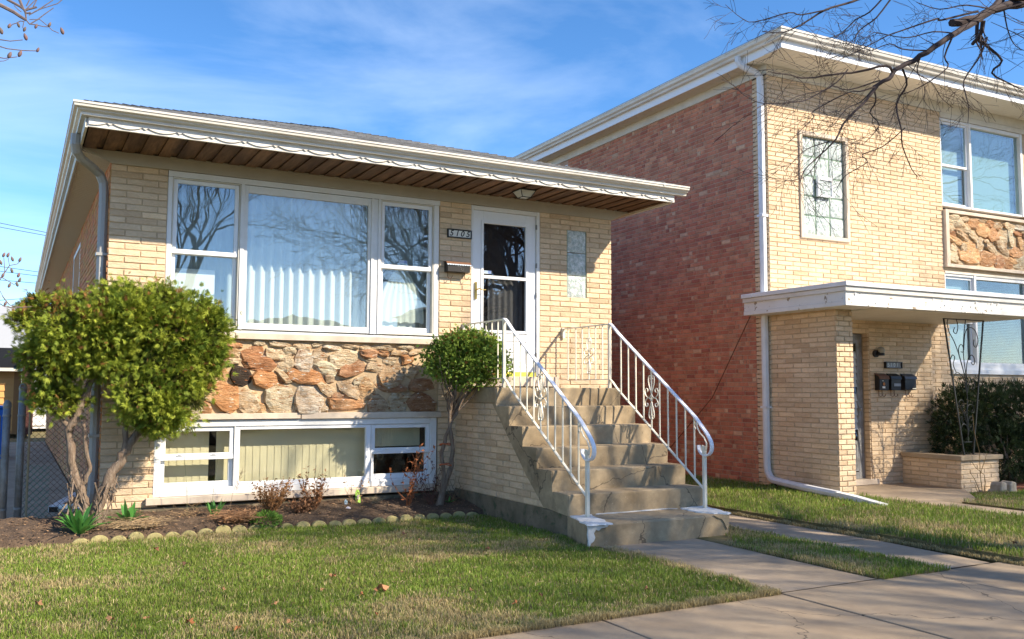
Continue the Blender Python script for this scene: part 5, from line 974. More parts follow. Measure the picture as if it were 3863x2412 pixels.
dryplant('matted straw clump between the tuft and the green mound', 1.22, -.60, 120, .13, .22, 200, .03, (.42, .235, .12), up=.5, curly=2.5)
dryplant('bleached dead stalks below the left basement sash', .78, -.32, 16, .20, .22, 0, .03, (.42, .28, .15), curly=1.5)
dryplant('straw and leaf litter at the foot of the fence posts', -.62, -.1, 160, .07, .42, 260, .04, (.40, .27, .15), up=.5, curly=2.5, z=.02)
dryplant('thin leafless twigs in the far right corner of the flower bed', 3.76, -.3, 10, .35, .18, 10, .03, (.25, .17, .10), curly=1)
dryplant('bleached stubble under the right basement sill', 2.82, -.22, 22, .13, .08, 0, .03, (.5, .38, .22), curly=1)
for x, y, h, dx, lb in ((.80, -.3, .66, -.05, 'tall thin green stalk left of centre before the left basement sash'), (1.03, -.3, .62, .05, 'tall thin green stalk right of centre before the left basement sash'), (1.20, -.28, .50, .14, 'feathery dry grass plume leaning by the left mullion')):
    t_ = thing('dry_stalk', lb, 'stalk', (x, y, .09)); m = MB().tube([(x, y, .08), (x+dx*.3, y, .08+h*.5), (x+dx, y, .08+h)], [.003, .0015], 4, col=(.2, .2, .1) if h > .55 else (.38, .25, .14)); obj('stem', m, m_dry, t_)
    if h < .55:
        m = MB()
        for k in range(40): t = random.uniform(.55, 1); b = Vector((x+dx*t, y, .08+h*t)); m.tube([b, b+Vector((random.gauss(0, .02), random.gauss(0, .02), .03))], .0012, 3, col=(.36, .22, .13))
        obj('plume', m, m_dry, t_)
# thin sapling at the planter
t_ = thing('sapling', 'thin leafless rose cane growing in front of the brick planter', 'sapling', (2.45, -1.5, -.06), M=M2); m = MB()
for pl_ in ([(1.52, -2.35, 0), (1.40, -2.33, .25), (1.30, -2.33, .35)], [(1.55, -2.35, 0), (1.62, -2.34, .2), (1.60, -2.34, .30), (1.45, -2.32, .40), (1.38, -2.3, .5)], [(1.54, -2.35, 0), (1.57, -2.3, .3), (1.60, -2.28, .62), (1.50, -2.28, .9), (1.48, -2.28, 1.15)], [(1.5, -2.35, 0), (1.42, -2.34, .1), (1.36, -2.36, .2)], [(1.57, -2.3, .3), (1.68, -2.3, .5), (1.74, -2.3, .6)]): m.tube([(p[0]+.93, p[1]+.85, p[2]-.06) for p in pl_], [.006, .003], 5, col=(.30, .20, .09))
obj('stems', m, m_dry, t_, M=M2)
mlc = MB().box(3.42, 7, -1.35, -.02, -.1, -.02); tag(obj('bark_mulch', mlc, mat('red_mulch', (.20, .07, .035), .95, var=(.12, .045, .03), vs=30, bump=1, bs=50, bd=.02), M=M2), kind='structure')
# edging blocks
me_ = None; words = 'first second third fourth fifth sixth seventh eighth ninth tenth eleventh twelfth thirteenth fourteenth fifteenth sixteenth seventeenth eighteenth nineteenth twentieth'.split()
ex0 = [-.20+.158*k for k in range(26)]
for k, x in enumerate(ex0):
    if me_ is None:
        m = MB(); n = 10; pr = [(-.074, 0, 0)]+[(.074*-math.cos(math.pi*q/n), 0, .03+.052*math.sin(math.pi*q/n)) for q in range(n+1)]+[(.074, 0, 0)]; m.prism(pr, (0, .055, 0)); me_ = m.mesh('edging_block'); me_.materials.append(m_edge)
    y = -.83+.05*math.sin(x*1.4)-.03*math.sin(x*3.3); 
    o = bpy.data.objects.new('edging_block', me_); place(o, Matrix.Translation((x+random.uniform(-.006, .006), y+.04, -.012+random.uniform(-.014, .006))) @ Matrix.Rotation(random.uniform(-.09, .09), 4, 'Z') @ Matrix.Rotation(random.uniform(-.12, .06), 4, 'X') @ Matrix.Diagonal((random.uniform(.93, 1.03), 1, random.uniform(.88, 1.08), 1)))
    b = o.modifiers.new('bevel', 'BEVEL'); b.width = .006; b.segments = 2
    lb = (words[k]+' scalloped edging block counted from the left end of the bed') if k < 13 else (words[25-k]+' scalloped edging block counted from the stair end of the bed')
    tag(o, lb, 'edging block', 'scalloped concrete edging blocks along the flower bed')
# fallen leaves
LEAVES= [(1.48,-3.98),(2.86,-2.89),(2.85,-2.24),(2.53,-1.81),(1.33,-3.38),(1.31,-4.07),(1.22,-4.6),(1.83,-3.49),(2.1,-4.76),(2.51,-2.21),(2.02,-4.29),(3.11,-4.81),(2.37,-4.63),(0.45,-2.41),(0.34,-1.6),(-0.59,-3.34),(-0.03,-4.06),(0.4,-4.54),(0.7,-4.55),(0.73,-4.06),(0.53,-3.45),(0.18,-4.27),(1.13,-3.79),(1.33,-3.39),(-0.22,-4.0),(3.85,-4.84),(6.84,-5.1),(7.59,-2.6)]
LEAF_LBL = ['large tan fallen leaf low in the middle of the lawn', 'orange fallen leaf on the bright green patch near the steps', 'tan fallen leaf on the lawn below the corner of the steps wall', 'small orange leaf on the lawn below the twiggy shrub']
lf = None
XW = ((-.3, 'below the leafy clump'), (.6, 'below the left basement sash'), (1.4, 'below the rust brown bush'), (2.2, 'below the wide basement window'), (2.75, 'below the right basement sash'), (9, 'below the round shrub'))
YW = ((-2.0, 'just below the edging blocks'), (-2.6, 'a stride below the edging'), (-3.45, 'halfway down the lawn'), (-3.9, 'past the middle of the lawn'), (-4.3, 'low on the lawn'), (-4.65, 'near the sidewalk'), (-9, 'almost on the sidewalk'))
seen = {}
def where(x, y, c):
    base = ' leaf '+next(b for a, b in YW if y > a)+', '+next(b for a, b in XW if x < a)
    for ad in (c, 'curled '+c, 'second '+c, 'flat '+c):
        if ad+base not in seen: seen[ad+base] = 1; return ad+base
for i, (x, y) in enumerate(LEAVES):
    s = .058 if i == 0 else random.uniform(.014, .030); m = MB(); n = 15; col = random.choice(((.33, .13, .05), (.26, .11, .06), (.40, .21, .10), (.18, .09, .055)))
    if i == 0: col = (.42, .20, .10)
    a0 = random.random()*6; vs = [(0, 0, .2*s)]
    for k in range(n):
        a = 2*math.pi*k/n; r = s*(1.15, .55, .95, .5, .8)[k % 5]*random.uniform(.8, 1.15); X, Y = math.cos(a)*r*1.2, math.sin(a)*r*.75
        vs.append((X*math.cos(a0)-Y*math.sin(a0), X*math.sin(a0)+Y*math.cos(a0), .5*s*math.sin(2*a+a0)+abs(Y)*.5+random.uniform(-.1, .1)*s))
    m.add(vs, [(0, k+1, (k+1) % n+1) for k in range(n)], col); zz = .042 if x < 6 else .11
    tl = random.uniform(-.2, .5); m.v = [(a, b*math.cos(tl)-c_*math.sin(tl), b*math.sin(tl)+c_*math.cos(tl)) for a, b, c_ in m.v]
    o = obj('fallen_leaf', m, m_dry, M=Matrix.Translation((x, y, zz)))
    lb = LEAF_LBL[i] if i in range(len(LEAF_LBL)) else where(x, y, 'rust brown' if col[0] > .3 else 'dark brown') if x < 4.0 else {26-1: '', }.get(i, '') or ('brown leaf at the tip of the lawn between sidewalk and front walk' if x < 4.5 else 'brown leaf on the neighbour lawn near the sidewalk' if y < -4 else 'brown leaf on the neighbour lawn near the steps')
    tag(o, lb, 'fallen leaf', 'fallen leaves on the lawns')
# loose litter on the bed
n_ = 2600; lx = RNG.uniform(-1.0, 3.85, n_); ly = RNG.uniform(-.84, -.05, n_); t_ = (ly+.86)/.85; lz = .045+.10*t_+vn(lx, ly, .12)*.04+.012; sz = RNG.uniform(.004, .018, n_); an = RNG.uniform(0, 6.28, n_); ar = RNG.uniform(.15, .7, n_)
V = np.zeros((n_, 4, 3)); dx, dy = np.cos(an)*sz, np.sin(an)*sz
V[:, 0] = np.stack([lx-dx, ly-dy, lz], 1); V[:, 1] = np.stack([lx+dy*ar, ly-dx*ar, lz+.004], 1); V[:, 2] = np.stack([lx+dx, ly+dy, lz+sz*RNG.uniform(0, .8, n_)], 1); V[:, 3] = np.stack([lx-dy*ar, ly+dx*ar, lz], 1)
cl = np.where(RNG.random((n_, 1)) < .5, np.array([[.36, .22, .12]]), np.array([[.17, .10, .06]]))*RNG.uniform(.6, 1.3, (n_, 1))
tag(nmesh('plant_litter', V.reshape(-1, 3), np.arange(n_*4).reshape(n_, 4), np.repeat(cl, 4, 0), m_dry), 'scattered brown plant litter on the soil of the flower bed', 'litter', kind='stuff')
# plant tags
for x, y, z, w_, h_, c_, lb in ((2.60, -.20, .15, .055, .15, (.35, .62, .08), 'lime green plant tag sticking up before the wide basement window'), (2.47, -.22, .10, .032, .10, (.45, .62, .72), 'narrow pale blue plant tag beside the lime green tag'), (2.42, -.42, .08, .055, .065, (.72, .66, .70), 'small white and pink plant label lying in the soil')):
    t_ = thing('plant_tag', lb, 'plant tag', (x, y, z)); tl = .25
    obj('card', MB().prism([(x, y, z), (x+w_, y, z), (x+w_*.95, y+.02, z+h_*.8), (x+w_*.4, y+.02, z+h_), (x-.003, y+.02, z+h_*.75)], (0, .002, 0)), mat('tag_'+str(len(MATS)), c_, .5), t_)
    obj('print', MB().box(x+w_*.2, x+w_*.7, y-.0015, y+.0, z+h_*.25, z+h_*.6), m_plate if 'lime' in lb else mat('pink_print', (.6, .2, .35), .6) if 'pink' in lb else m_blue, t_)
# ---------------------------------------------------------------- chain link fence at the left
def post(x, y, h, lb, r=.036):
    t_ = thing('fence_post', lb, 'fence post', (x, y, 0), 'galvanised fence posts by the side path')
    obj('tube', MB().tube([(x, y, -.05), (x, y, h-.05)], r, 14), m_galv, t_, smooth=True); obj('cap', MB().ball((x, y, h-.05), (r*1.12, r*1.12, .06), 12, 8), m_galv, t_, smooth=True)
    for z in (.18, .72, 1.12): obj('band', MB().tube([(x, y, z), (x, y, z+.02)], r*1.12, 14), m_galv, t_)
post(-.70, .64, 1.45, 'taller galvanised fence post nearest the house corner'); post(-.835, .60, 1.28, 'shorter galvanised fence post beside the tall one')
def mesh_panel(x0, x1, y, z0, z1, s=.062, col=None):
    m = MB(); d = s
    k = x0-(z1-z0)
    while k < x1:
        for sg in (1, -1):
            a = (k, z0) if sg > 0 else (k, z1); L_ = z1-z0; t0 = max(0, x0-k); t1 = min(L_, x1-k)
            if t1 > t0+.01: m.tube([(k+t0, y, a[1]+sg*t0), (k+t1, y, a[1]+sg*t1)], .0022, 4)
        k += d*1.414*.72
    return m
gt = thing('chain_link_fence', 'short chain link fence panel closing the side path beside the shrub', 'fence', (-.38, .66, 0))
o = obj('mesh', mesh_panel(-.66, -.03, .66, .05, 1.26), m_rust, gt)
obj('mesh_coating', mesh_panel(-.66, -.42, .656, .05, .62), mat('green_wire_coating', (.05, .22, .15), .5), gt)
obj('top_rail', MB().tube([(-.67, .66, 1.27), (-.03, .66, 1.27)], .019, 8), m_galv, gt, smooth=True); obj('bottom_wire', MB().tube([(-.67, .66, .05), (-.03, .66, .05)], .005, 5), m_galv, gt)
obj('upright', MB().tube([(-.625, .66, .03), (-.625, .66, 1.27)], .012, 6), mat('tan_slat', (.42, .33, .2), .7), gt); obj('wall_post', MB().tube([(-.025, .68, 0), (-.025, .68, 1.3)], .022, 8), m_galv, gt)
gt2 = thing('chain_link_gate', 'chain link gate running off at the left edge behind the short post', 'gate', (-1.3, .6, 0))
obj('mesh', mesh_panel(-1.9, -.90, .62, .05, 1.1), m_galv, gt2); obj('frame', MB().tube([(-1.9, .62, 1.12), (-.9, .62, 1.12), (-.9, .62, .05), (-1.9, .62, .05)], .018, 8), m_galv, gt2)
# ---------------------------------------------------------------- buildings behind
def siding(m, x0, x1, y, z0, z1, p=.2):
    z = z0
    while z < z1-.01: m.add([(x0, y-.02, z), (x1, y-.02, z), (x1, y, min(z+p, z1)), (x0, y, min(z+p, z1)), (x0, y, z), (x1, y, z)], [(0, 1, 2, 3), (0, 4, 5, 1)]); z += p
    return m
ga = thing('garage', 'low garage with orange tan siding and a grey roof behind the fence', 'garage', (-3, 22, 0))
obj('body', MB().box(-5, -.80, 22.1, 27, 0, 1.95), m_omort, ga)
for k in range(9): obj('siding_board', MB().add([(-5, 22.06, .1+.205*k), (-.80, 22.06, .1+.205*k), (-.80, 22.09, .3+.205*k), (-5, 22.09, .3+.205*k), (-5, 22.1, .1+.205*k), (-.8, 22.1, .1+.205*k)], [(0, 1, 2, 3), (0, 4, 5, 1)]), bpy.data.materials.get('orange_siding') or mat('orange_siding', (.62, .33, .11), .7, vary=.05), ga)
obj('corner_board', MB().box(-.80, -.60, 22.04, 27, 0, 1.95), mat('brown_corner', (.33, .16, .06), .7), ga)
obj('roof', MB().prism([(-5.3, 21.7, 1.95), (-5.3, 24.5, 2.75), (-5.3, 27.3, 1.95)], (4.8, 0, 0)), m_shingle, ga); obj('eave_board', MB().box(-5.3, -.5, 21.66, 21.69, 1.93, 2.03), m_trim, ga)
bh = thing('white_house', 'white sided house with a grey shingled roof far behind the fence', 'house', (-4, 34, 0))
obj('wall', MB().box(-9, .6, 34, 44, 0, 3.1), m_vinyl, bh); obj('gable', MB().box(-9, 1.0, 33.5, 34.0, 2.75, 3.05), m_vinyl, bh)
obj('roof', MB().prism([(-9.3, 33.3, 3.05), (-9.3, 39, 5.3), (-9.3, 44.7, 3.05)], (9.6, 0, 0)), mat('pale_grey_roof', (.36, .37, .38), .9, vary=.1, bump=.4, bs=30), bh)
wb_ = obj('window', MB().box(-1.9, .3, 33.96, 33.995, 2.1, 2.65), m_galv, bh)
bs = thing('brown_shed', 'dark brown narrow shed beside the orange garage', 'shed', (-.4, 24, 0)); obj('wall', MB().box(-.58, -.25, 21.5, 25, 0, 2.25), mat('dark_brown', (.07, .025, .02), .8), bs); obj('cap', MB().box(-.62, -.21, 21.4, 25.1, 2.25, 2.33), mat('brick_cap', (.3, .09, .06), .8), bs)
wg_ = thing('white_garage', 'white garage doors seen between the shrub and the fence post', 'garage', (.2, 26, 0))
obj('body', MB().box(-.28, 3.0, 26.1, 32, 0, 2.2), m_vinyl, wg_)
for k in range(3):
    for q in range(5): obj('door_panel', MB().box(-.24+.5*k, .22+.5*k, 26.05, 26.1, .1+.4*q, .48+.4*q), m_vinyl, wg_, bevel=.01)
bn = thing('blue_bin', 'bright blue plastic recycling bin behind the fence', 'bin', (-1.1, 11, 0))
obj('body', MB().add([(-1.35, 10.8, .0), (-.88, 10.8, 0), (-.88, 11.3, 0), (-1.35, 11.3, 0), (-1.4, 10.75, 1.0), (-.84, 10.75, 1.0), (-.84, 11.35, 1.0), (-1.4, 11.35, 1.0)], [(0, 3, 2, 1), (4, 5, 6, 7), (0, 1, 5, 4), (1, 2, 6, 5), (2, 3, 7, 6), (3, 0, 4, 7)]), mat('blue_plastic', (.01, .13, .55), .4), bn, bevel=.02)
obj('lid', MB().box(-1.43, -.82, 10.72, 11.38, 1.0, 1.06), MATS['blue_plastic'], bn, bevel=.015)
# utility lines
wr = ((-1.44, 7.0, -.07, 6.8, 'highest'), (-1.43, 6.86, -.07, 6.69, 'second highest'), (-1.09, 5.49, -.28, 5.41, 'third highest'), (-1.04, 5.33, -.28, 5.27, 'middle'), (-1.17, 5.05, -.41, 5.02, 'second lowest'), (-1.33, 4.37, -.34, 4.5, 'lowest'))
for x0, z0, x1, z1, nm in wr:
    sl_ = (z1-z0)/(x1-x0); X = [-26, -14, -6, -1.3, 3, 12, 24]
    tag(obj('utility_wire', MB().tube([(x, 25, z0+sl_*(x-x0)*(1 if abs(x-x0) < 8 else 8/abs(x-x0))+.0025*(x-x0)**2*.3) for x in X], .012, 4), m_black, loc=(-1, 25, z0)), nm+' thin dark utility wire crossing the sky behind the bungalow', 'wire', 'overhead wires behind the bungalow')
for x in (-26, 24): tag(obj('utility_pole', MB().tube([(x, 25, 0), (x, 25, 8)], .14, 10), m_bark), ('left' if x < 0 else 'right')+' wooden pole carrying the overhead wires', 'pole')
# ---------------------------------------------------------------- trees
LIMBS= [([(7.59,-5.0,5.14),(7.47,-5.0,5.09),(7.1,-5.0,4.96),(6.75,-5.0,4.8),(6.39,-5.0,4.68)],0.045,0.035),([(7.23,-5.0,5.1),(6.96,-5.0,4.9),(6.72,-5.0,4.75),(6.39,-5.0,4.57),(6.06,-5.0,4.37),(5.88,-5.0,4.24),(5.63,-5.0,4.11),(5.46,-5.0,3.99),(5.33,-5.0,3.91)],0.035,0.015),([(5.33,-5.0,3.91),(5.19,-5.0,3.76),(5.05,-5.0,3.65),(4.94,-5.0,3.53),(4.8,-5.0,3.38),(4.69,-5.0,3.26),(4.54,-5.0,3.12),(4.47,-5.0,3.02)],0.012,0.003),([(5.37,-5.2,4.0),(5.18,-5.2,3.99),(4.96,-5.2,3.92),(4.7,-5.2,3.86),(4.45,-5.2,3.8),(4.29,-5.2,3.8),(4.07,-5.2,3.8)],0.012,0.003),([(5.46,-4.9,3.96),(5.49,-4.9,3.85),(5.5,-4.9,3.77),(5.54,-4.9,3.65),(5.39,-4.9,3.48)],0.008,0.003),([(5.78,-4.9,4.16),(5.88,-4.9,4.05),(5.83,-4.9,3.89),(5.71,-4.9,3.62),(5.78,-4.9,3.5),(5.94,-4.9,3.33),(6.05,-4.9,3.27)],0.01,0.003),([(5.71,-4.9,3.62),(5.53,-4.9,3.46),(5.37,-4.9,3.38),(5.25,-4.9,3.28),(5.13,-4.9,3.18),(5.15,-4.9,3.09)],0.005,0.003),([(7.09,-4.8,4.91),(7.09,-4.8,4.74),(7.16,-4.8,4.68),(7.24,-4.8,4.52),(7.26,-4.8,4.43),(7.47,-4.8,4.35),(7.81,-4.8,4.38)],0.018,0.005),([(6.86,-4.9,4.79),(6.9,-4.9,4.69),(6.94,-4.9,4.65)],0.022,0.016),([(6.33,-5.0,4.54),(6.32,-5.0,4.36),(6.26,-5.0,4.23),(5.97,-5.0,4.04),(5.77,-5.0,3.94)],0.009,0.003),([(7.06,-4.8,4.72),(7.04,-4.8,4.54),(6.97,-4.8,4.34),(6.87,-4.8,4.18),(6.89,-4.8,4.04),(6.83,-4.8,3.88)],0.009,0.003),([(5.81,-4.6,4.95),(5.66,-4.6,4.88),(5.46,-4.6,4.8),(5.22,-4.6,4.68),(5.01,-4.6,4.55),(4.85,-4.6,4.45),(4.71,-4.6,4.39),(4.56,-4.6,4.39)],0.013,0.003),([(5.22,-4.6,4.68),(4.96,-4.6,4.6),(4.74,-4.6,4.55),(4.5,-4.6,4.47),(4.31,-4.6,4.44),(4.08,-4.6,4.49)],0.007,0.002),([(5.46,-5.0,4.71),(5.32,-5.0,4.55),(5.24,-5.0,4.49),(5.08,-5.0,4.36),(4.85,-5.0,4.25),(4.63,-5.0,4.22)],0.008,0.002),([(6.58,-5.1,4.78),(6.17,-5.1,4.63),(5.89,-5.1,4.53),(5.56,-5.1,4.4),(5.32,-5.1,4.29),(5.07,-5.1,4.14),(4.86,-5.1,4.04)],0.01,0.003),([(5.28,-5.2,4.58),(5.11,-5.2,4.37),(5.02,-5.2,4.29),(4.9,-5.2,4.16),(4.79,-5.2,4.01)],0.008,0.002),([(4.7,-5.2,3.86),(4.61,-5.2,3.75),(4.4,-5.2,3.62),(4.16,-5.2,3.52),(3.91,-5.2,3.49),(3.74,-5.2,3.53),(3.6,-5.2,3.58)],0.006,0.002),([(4.8,-5.0,3.38),(4.61,-5.0,3.31),(4.44,-5.0,3.2),(4.27,-5.0,3.07)],0.005,0.002),([(4.8,-5.0,3.38),(4.64,-5.0,3.18),(4.47,-5.0,3.04),(4.21,-5.0,2.99)],0.005,0.002),([(5.21,-5.1,3.86),(5.03,-5.1,3.79),(4.81,-5.1,3.72),(4.63,-5.1,3.6),(4.5,-5.1,3.49),(4.34,-5.1,3.36),(4.21,-5.1,3.25)],0.007,0.002),([(5.92,-5.1,4.31),(5.65,-5.1,4.29),(5.41,-5.1,4.26),(5.18,-5.1,4.16),(4.95,-5.1,4.15)],0.007,0.002),([(6.1,-5.2,4.45),(5.82,-5.2,4.4),(5.52,-5.2,4.31),(5.24,-5.2,4.3),(5.06,-5.2,4.23)],0.007,0.002),([(6.01,-4.9,4.3),(6.06,-4.9,4.19),(6.29,-4.9,4.16),(6.37,-4.9,4.03),(6.5,-4.9,3.95)],0.006,0.002),([(7.26,-4.9,5.03),(7.31,-4.9,4.84),(7.42,-4.9,4.71),(7.6,-4.9,4.69)],0.008,0.003),([(6.86,-5.1,4.84),(6.44,-5.1,4.8),(6.12,-5.1,4.72),(5.79,-5.1,4.7)],0.008,0.003),([(5.27,-5.15,3.92),(5.02,-5.15,3.83),(4.78,-5.15,3.81),(4.58,-5.15,3.71),(4.31,-5.15,3.62),(4.11,-5.15,3.5)],0.006,0.002),([(5.45,-4.95,3.97),(5.3,-4.95,3.81),(5.09,-4.95,3.71),(4.93,-4.95,3.56),(4.75,-4.95,3.47)],0.006,0.002)]
MAG= [([(-0.901,-6.0,2.899),(-0.889,-6.0,2.894),(-0.84,-6.0,2.875),(-0.818,-6.0,2.862),(-0.797,-6.0,2.852)],0.01,0.007),([(-0.878,-6.0,2.931),(-0.863,-6.0,2.92),(-0.82,-6.0,2.902),(-0.804,-6.0,2.89),(-0.763,-6.0,2.912)],0.007,0.005),([(-0.828,-6.0,2.942),(-0.823,-6.0,2.928),(-0.811,-6.0,2.899),(-0.798,-6.0,2.879),(-0.783,-6.0,2.885)],0.007,0.005),([(-0.804,-6.0,2.89),(-0.799,-6.0,2.869),(-0.797,-6.0,2.852),(-0.785,-6.0,2.838),(-0.766,-6.0,2.84),(-0.738,-6.0,2.838),(-0.719,-6.0,2.84)],0.004,0.002),([(-0.786,-6.0,2.857),(-0.75,-6.0,2.864),(-0.719,-6.0,2.842),(-0.705,-6.0,2.829),(-0.681,-6.0,2.822)],0.002,0.002),([(-0.783,-6.0,2.839),(-0.758,-6.0,2.862),(-0.736,-6.0,2.887),(-0.704,-6.0,2.921)],0.003,0.002),([(-0.789,-6.0,2.874),(-0.762,-6.0,2.897),(-0.731,-6.0,2.928),(-0.708,-6.0,2.952),(-0.7,-6.0,2.97)],0.003,0.002),([(-0.77,-6.0,2.892),(-0.743,-6.0,2.911),(-0.69,-6.0,2.942),(-0.675,-6.0,2.961),(-0.665,-6.0,2.978)],0.0025,0.002),([(-0.803,-6.0,2.845),(-0.817,-6.0,2.844),(-0.83,-6.0,2.833),(-0.844,-6.0,2.825),(-0.852,-6.0,2.81)],0.0025,0.002),([(-0.805,-6.0,2.843),(-0.808,-6.0,2.82),(-0.802,-6.0,2.811)],0.002,0.002),([(-0.899,-6.0,2.755),(-0.883,-6.0,2.756),(-0.848,-6.0,2.757),(-0.806,-6.0,2.77)],0.003,0.002),([(-0.898,-6.0,2.731),(-0.882,-6.0,2.729),(-0.857,-6.0,2.725),(-0.802,-6.0,2.728),(-0.756,-6.0,2.735),(-0.747,-6.0,2.742)],0.003,0.002),([(-0.897,-6.0,2.685),(-0.88,-6.0,2.685),(-0.865,-6.0,2.685),(-0.822,-6.0,2.699)],0.003,0.002),([(-0.896,-6.0,2.668),(-0.879,-6.0,2.671),(-0.867,-6.0,2.674),(-0.851,-6.0,2.684)],0.002,0.0015),([(-0.841,-6.0,2.902),(-0.826,-6.0,2.888),(-0.815,-6.0,2.881)],0.002,0.002),([(-0.799,-6.0,2.909),(-0.789,-6.0,2.936),(-0.786,-6.0,2.949)],0.003,0.002),([(-0.775,-6.0,2.911),(-0.764,-6.0,2.941),(-0.76,-6.0,2.952)],0.003,0.002),([(-0.802,-6.0,2.891),(-0.78,-6.0,2.923),(-0.764,-6.0,2.946)],0.003,0.002)]
BUDS= [(-0.67,-6.0,2.833),(-0.854,-6.0,2.817),(-0.801,-6.0,2.814),(-0.797,-6.0,2.784),(-0.813,-6.0,2.713),(-0.848,-6.0,2.701),(-0.881,-6.0,2.792),(-0.762,-6.0,2.834),(-0.715,-6.0,2.85),(-0.823,-6.0,2.827),(-0.752,-6.0,2.74)]
MAG2= [([(-0.939,-3.0,1.91),(-0.891,-3.0,2.061),(-0.87,-3.0,2.019),(-0.831,-3.0,1.968),(-0.765,-3.0,1.955)],0.006,0.004),([(-0.947,-3.0,2.1),(-0.894,-3.0,2.135),(-0.842,-3.0,2.235),(-0.796,-3.0,2.249),(-0.778,-3.0,2.272)],0.005,0.003),([(-0.932,-3.0,2.165),(-0.876,-3.0,2.147),(-0.809,-3.0,2.108),(-0.777,-3.0,2.137)],0.004,0.003),([(-0.894,-3.0,2.135),(-0.868,-3.0,2.19),(-0.877,-3.0,2.286)],0.004,0.003),([(-0.842,-3.0,2.235),(-0.854,-3.0,2.299)],0.003,0.003),([(-0.858,-3.0,1.956),(-0.802,-3.0,1.948),(-0.699,-3.0,1.963)],0.004,0.003)]
BUDS2= [(-0.781,-3.0,2.28),(-0.827,-3.0,2.281),(-0.853,-3.0,2.307),(-0.878,-3.0,2.305),(-0.894,-3.0,2.253),(-0.777,-3.0,2.142),(-0.785,-3.0,2.174),(-0.827,-3.0,2.202),(-0.837,-3.0,2.101),(-0.877,-3.0,2.168),(-0.792,-3.0,2.111),(-0.855,-3.0,1.977)]
def grow(m, p, d, L_, r, depth, spread=.5, seg=5, up=.04, minr=.0018, tw=1.0, keep=None):
    pts = [Vector(p)]; rs = [r]; d = Vector(d).normalized(); kids = []
    for i in range(seg):
        d = (d+Vector([random.gauss(0, .13) for _ in range(3)])+Vector((0, 0, up))).normalized(); pts.append(pts[-1]+d*L_/seg); rs.append(max(minr, r*(1-.62*(i+1)/seg)))
        if depth > 0 and i >= 1: kids.append((pts[-1].copy(), d.copy(), rs[-1]))
    m.tube(pts, rs, 7 if r > .06 else 5 if r > .015 else 4 if r > .005 else 3, cap=False)
    for (q, dd, rr) in kids:
        for _ in range(1 if random.random() < .72*tw else 2):
            ax = dd.orthogonal().normalized(); ax.rotate(Matrix.Rotation(random.random()*6.283, 3, dd)); nd = (dd*math.cos(spread)+ax*math.sin(spread)).normalized()
            grow(m, q, nd, L_*random.uniform(.55, .78), max(minr, rr*.62), depth-1, spread*random.uniform(.8, 1.15), seg, up, minr, tw)
    if depth > 0: grow(m, pts[-1], d, L_*.7, rs[-1], depth-1, spread, seg, up, minr, tw)
def tree(lb, x, y, h, r, limbs, depth=4, lean=(0, 0), L_=3.2, name='bare_street_tree', seed=1, grp='bare street trees along the parkway'):
    random.seed(seed); t_ = thing(name, lb, 'tree', (x, y, 0), grp); m = MB(); top = Vector((x+lean[0], y+lean[1], h)); stem(m, [(x, y, -.05), (x+lean[0]*.4, y+lean[1]*.4, h*.5), tuple(top)], r, r*.8, 12, .02); obj('trunk', m, m_treebark, t_, smooth=True)
    c = MB()
    for k in range(limbs):
        a = 2*math.pi*k/limbs+random.uniform(-.3, .3); e = random.uniform(.45, .8); grow(c, top-Vector((0, 0, .1)), (math.cos(a)*math.sin(e), math.sin(a)*math.sin(e), math.cos(e)), L_*random.uniform(.85, 1.15), r*.62, depth, .55, 5, .03, .003)
    obj('crown', c, m_treebark, t_); return t_
tA = tree('bare street tree whose branches hang over the upper right of the view', 9.6, -8.2, 3.3, .21, 4, 3, (-.3, .15), 2.4, seed=11)
cr_ = MB(); random.seed(5)
def twigs(c, pts, r, n, L_):
    for k in range(n):
        i = random.randint(max(0, len(pts)//4), len(pts)-2); t = random.random(); b = pts[i].lerp(pts[i+1], t); d = (pts[i+1]-pts[i]).normalized(); ax = d.orthogonal().normalized(); ax.rotate(Matrix.Rotation(random.random()*6.283, 3, d)); nd = (d*.75+ax*.7).normalized()
        grow(c, b, nd, L_*random.uniform(.5, 1.3), max(.0016, r*.4), 1 if random.random() < .6 else 0, .6, 4, -.01, .0015)
for pl_, r0, r1 in LIMBS:
    P_ = [Vector(p) for p in pl_]; P_ = [p+Vector((random.gauss(0, .004), random.gauss(0, .05), random.gauss(0, .004))) for p in P_]
    Q_ = []
    for i in range(len(P_)-1):
        a, b, c, d = P_[max(i-1, 0)], P_[i], P_[i+1], P_[min(i+2, len(P_)-1)]
        for t in (0, .33, .67): Q_.append(.5*((2*b)+(c-a)*t+(2*a-5*b+4*c-d)*t*t+(3*b-a-3*c+d)*t*t*t)+Vector((random.gauss(0, r0*.12), 0, random.gauss(0, r0*.12))))
    Q_.append(P_[-1]); k = max(5, 7 if r0 > .01 else 4); cr_.tube(Q_, [r0, r1], k, cap=True)
    if r0 < .03: twigs(cr_, P_, r1*1.3, int(4+len(P_)*2.0), .24)
    else: twigs(cr_, P_, .012, 6, .4)
a0 = Vector(LIMBS[0][0][0]); a1 = Vector(LIMBS[1][0][0]); f0 = Vector((9.3, -8.05, 3.25))
cr_.tube([f0, Vector((9.15, -7.3, 4.2)), Vector((8.6, -6.1, 4.95)), a0], [.13, .11, .075, .045], 9, cap=False)
cr_.tube([Vector((9.15, -7.3, 4.2)), Vector((8.7, -6.2, 4.85)), a1], [.085, .06, .036], 8, cap=False)
for q in (11, 13, 24): b = Vector(LIMBS[q][0][0]); cr_.tube([Vector((9.0, -6.9, 4.45)), Vector((b.x+.8, -5.6, b.z+.25)), b], [.04, .02, LIMBS[q][1]], 6, cap=False)
obj('overhanging_branches', cr_, m_twig, tA)
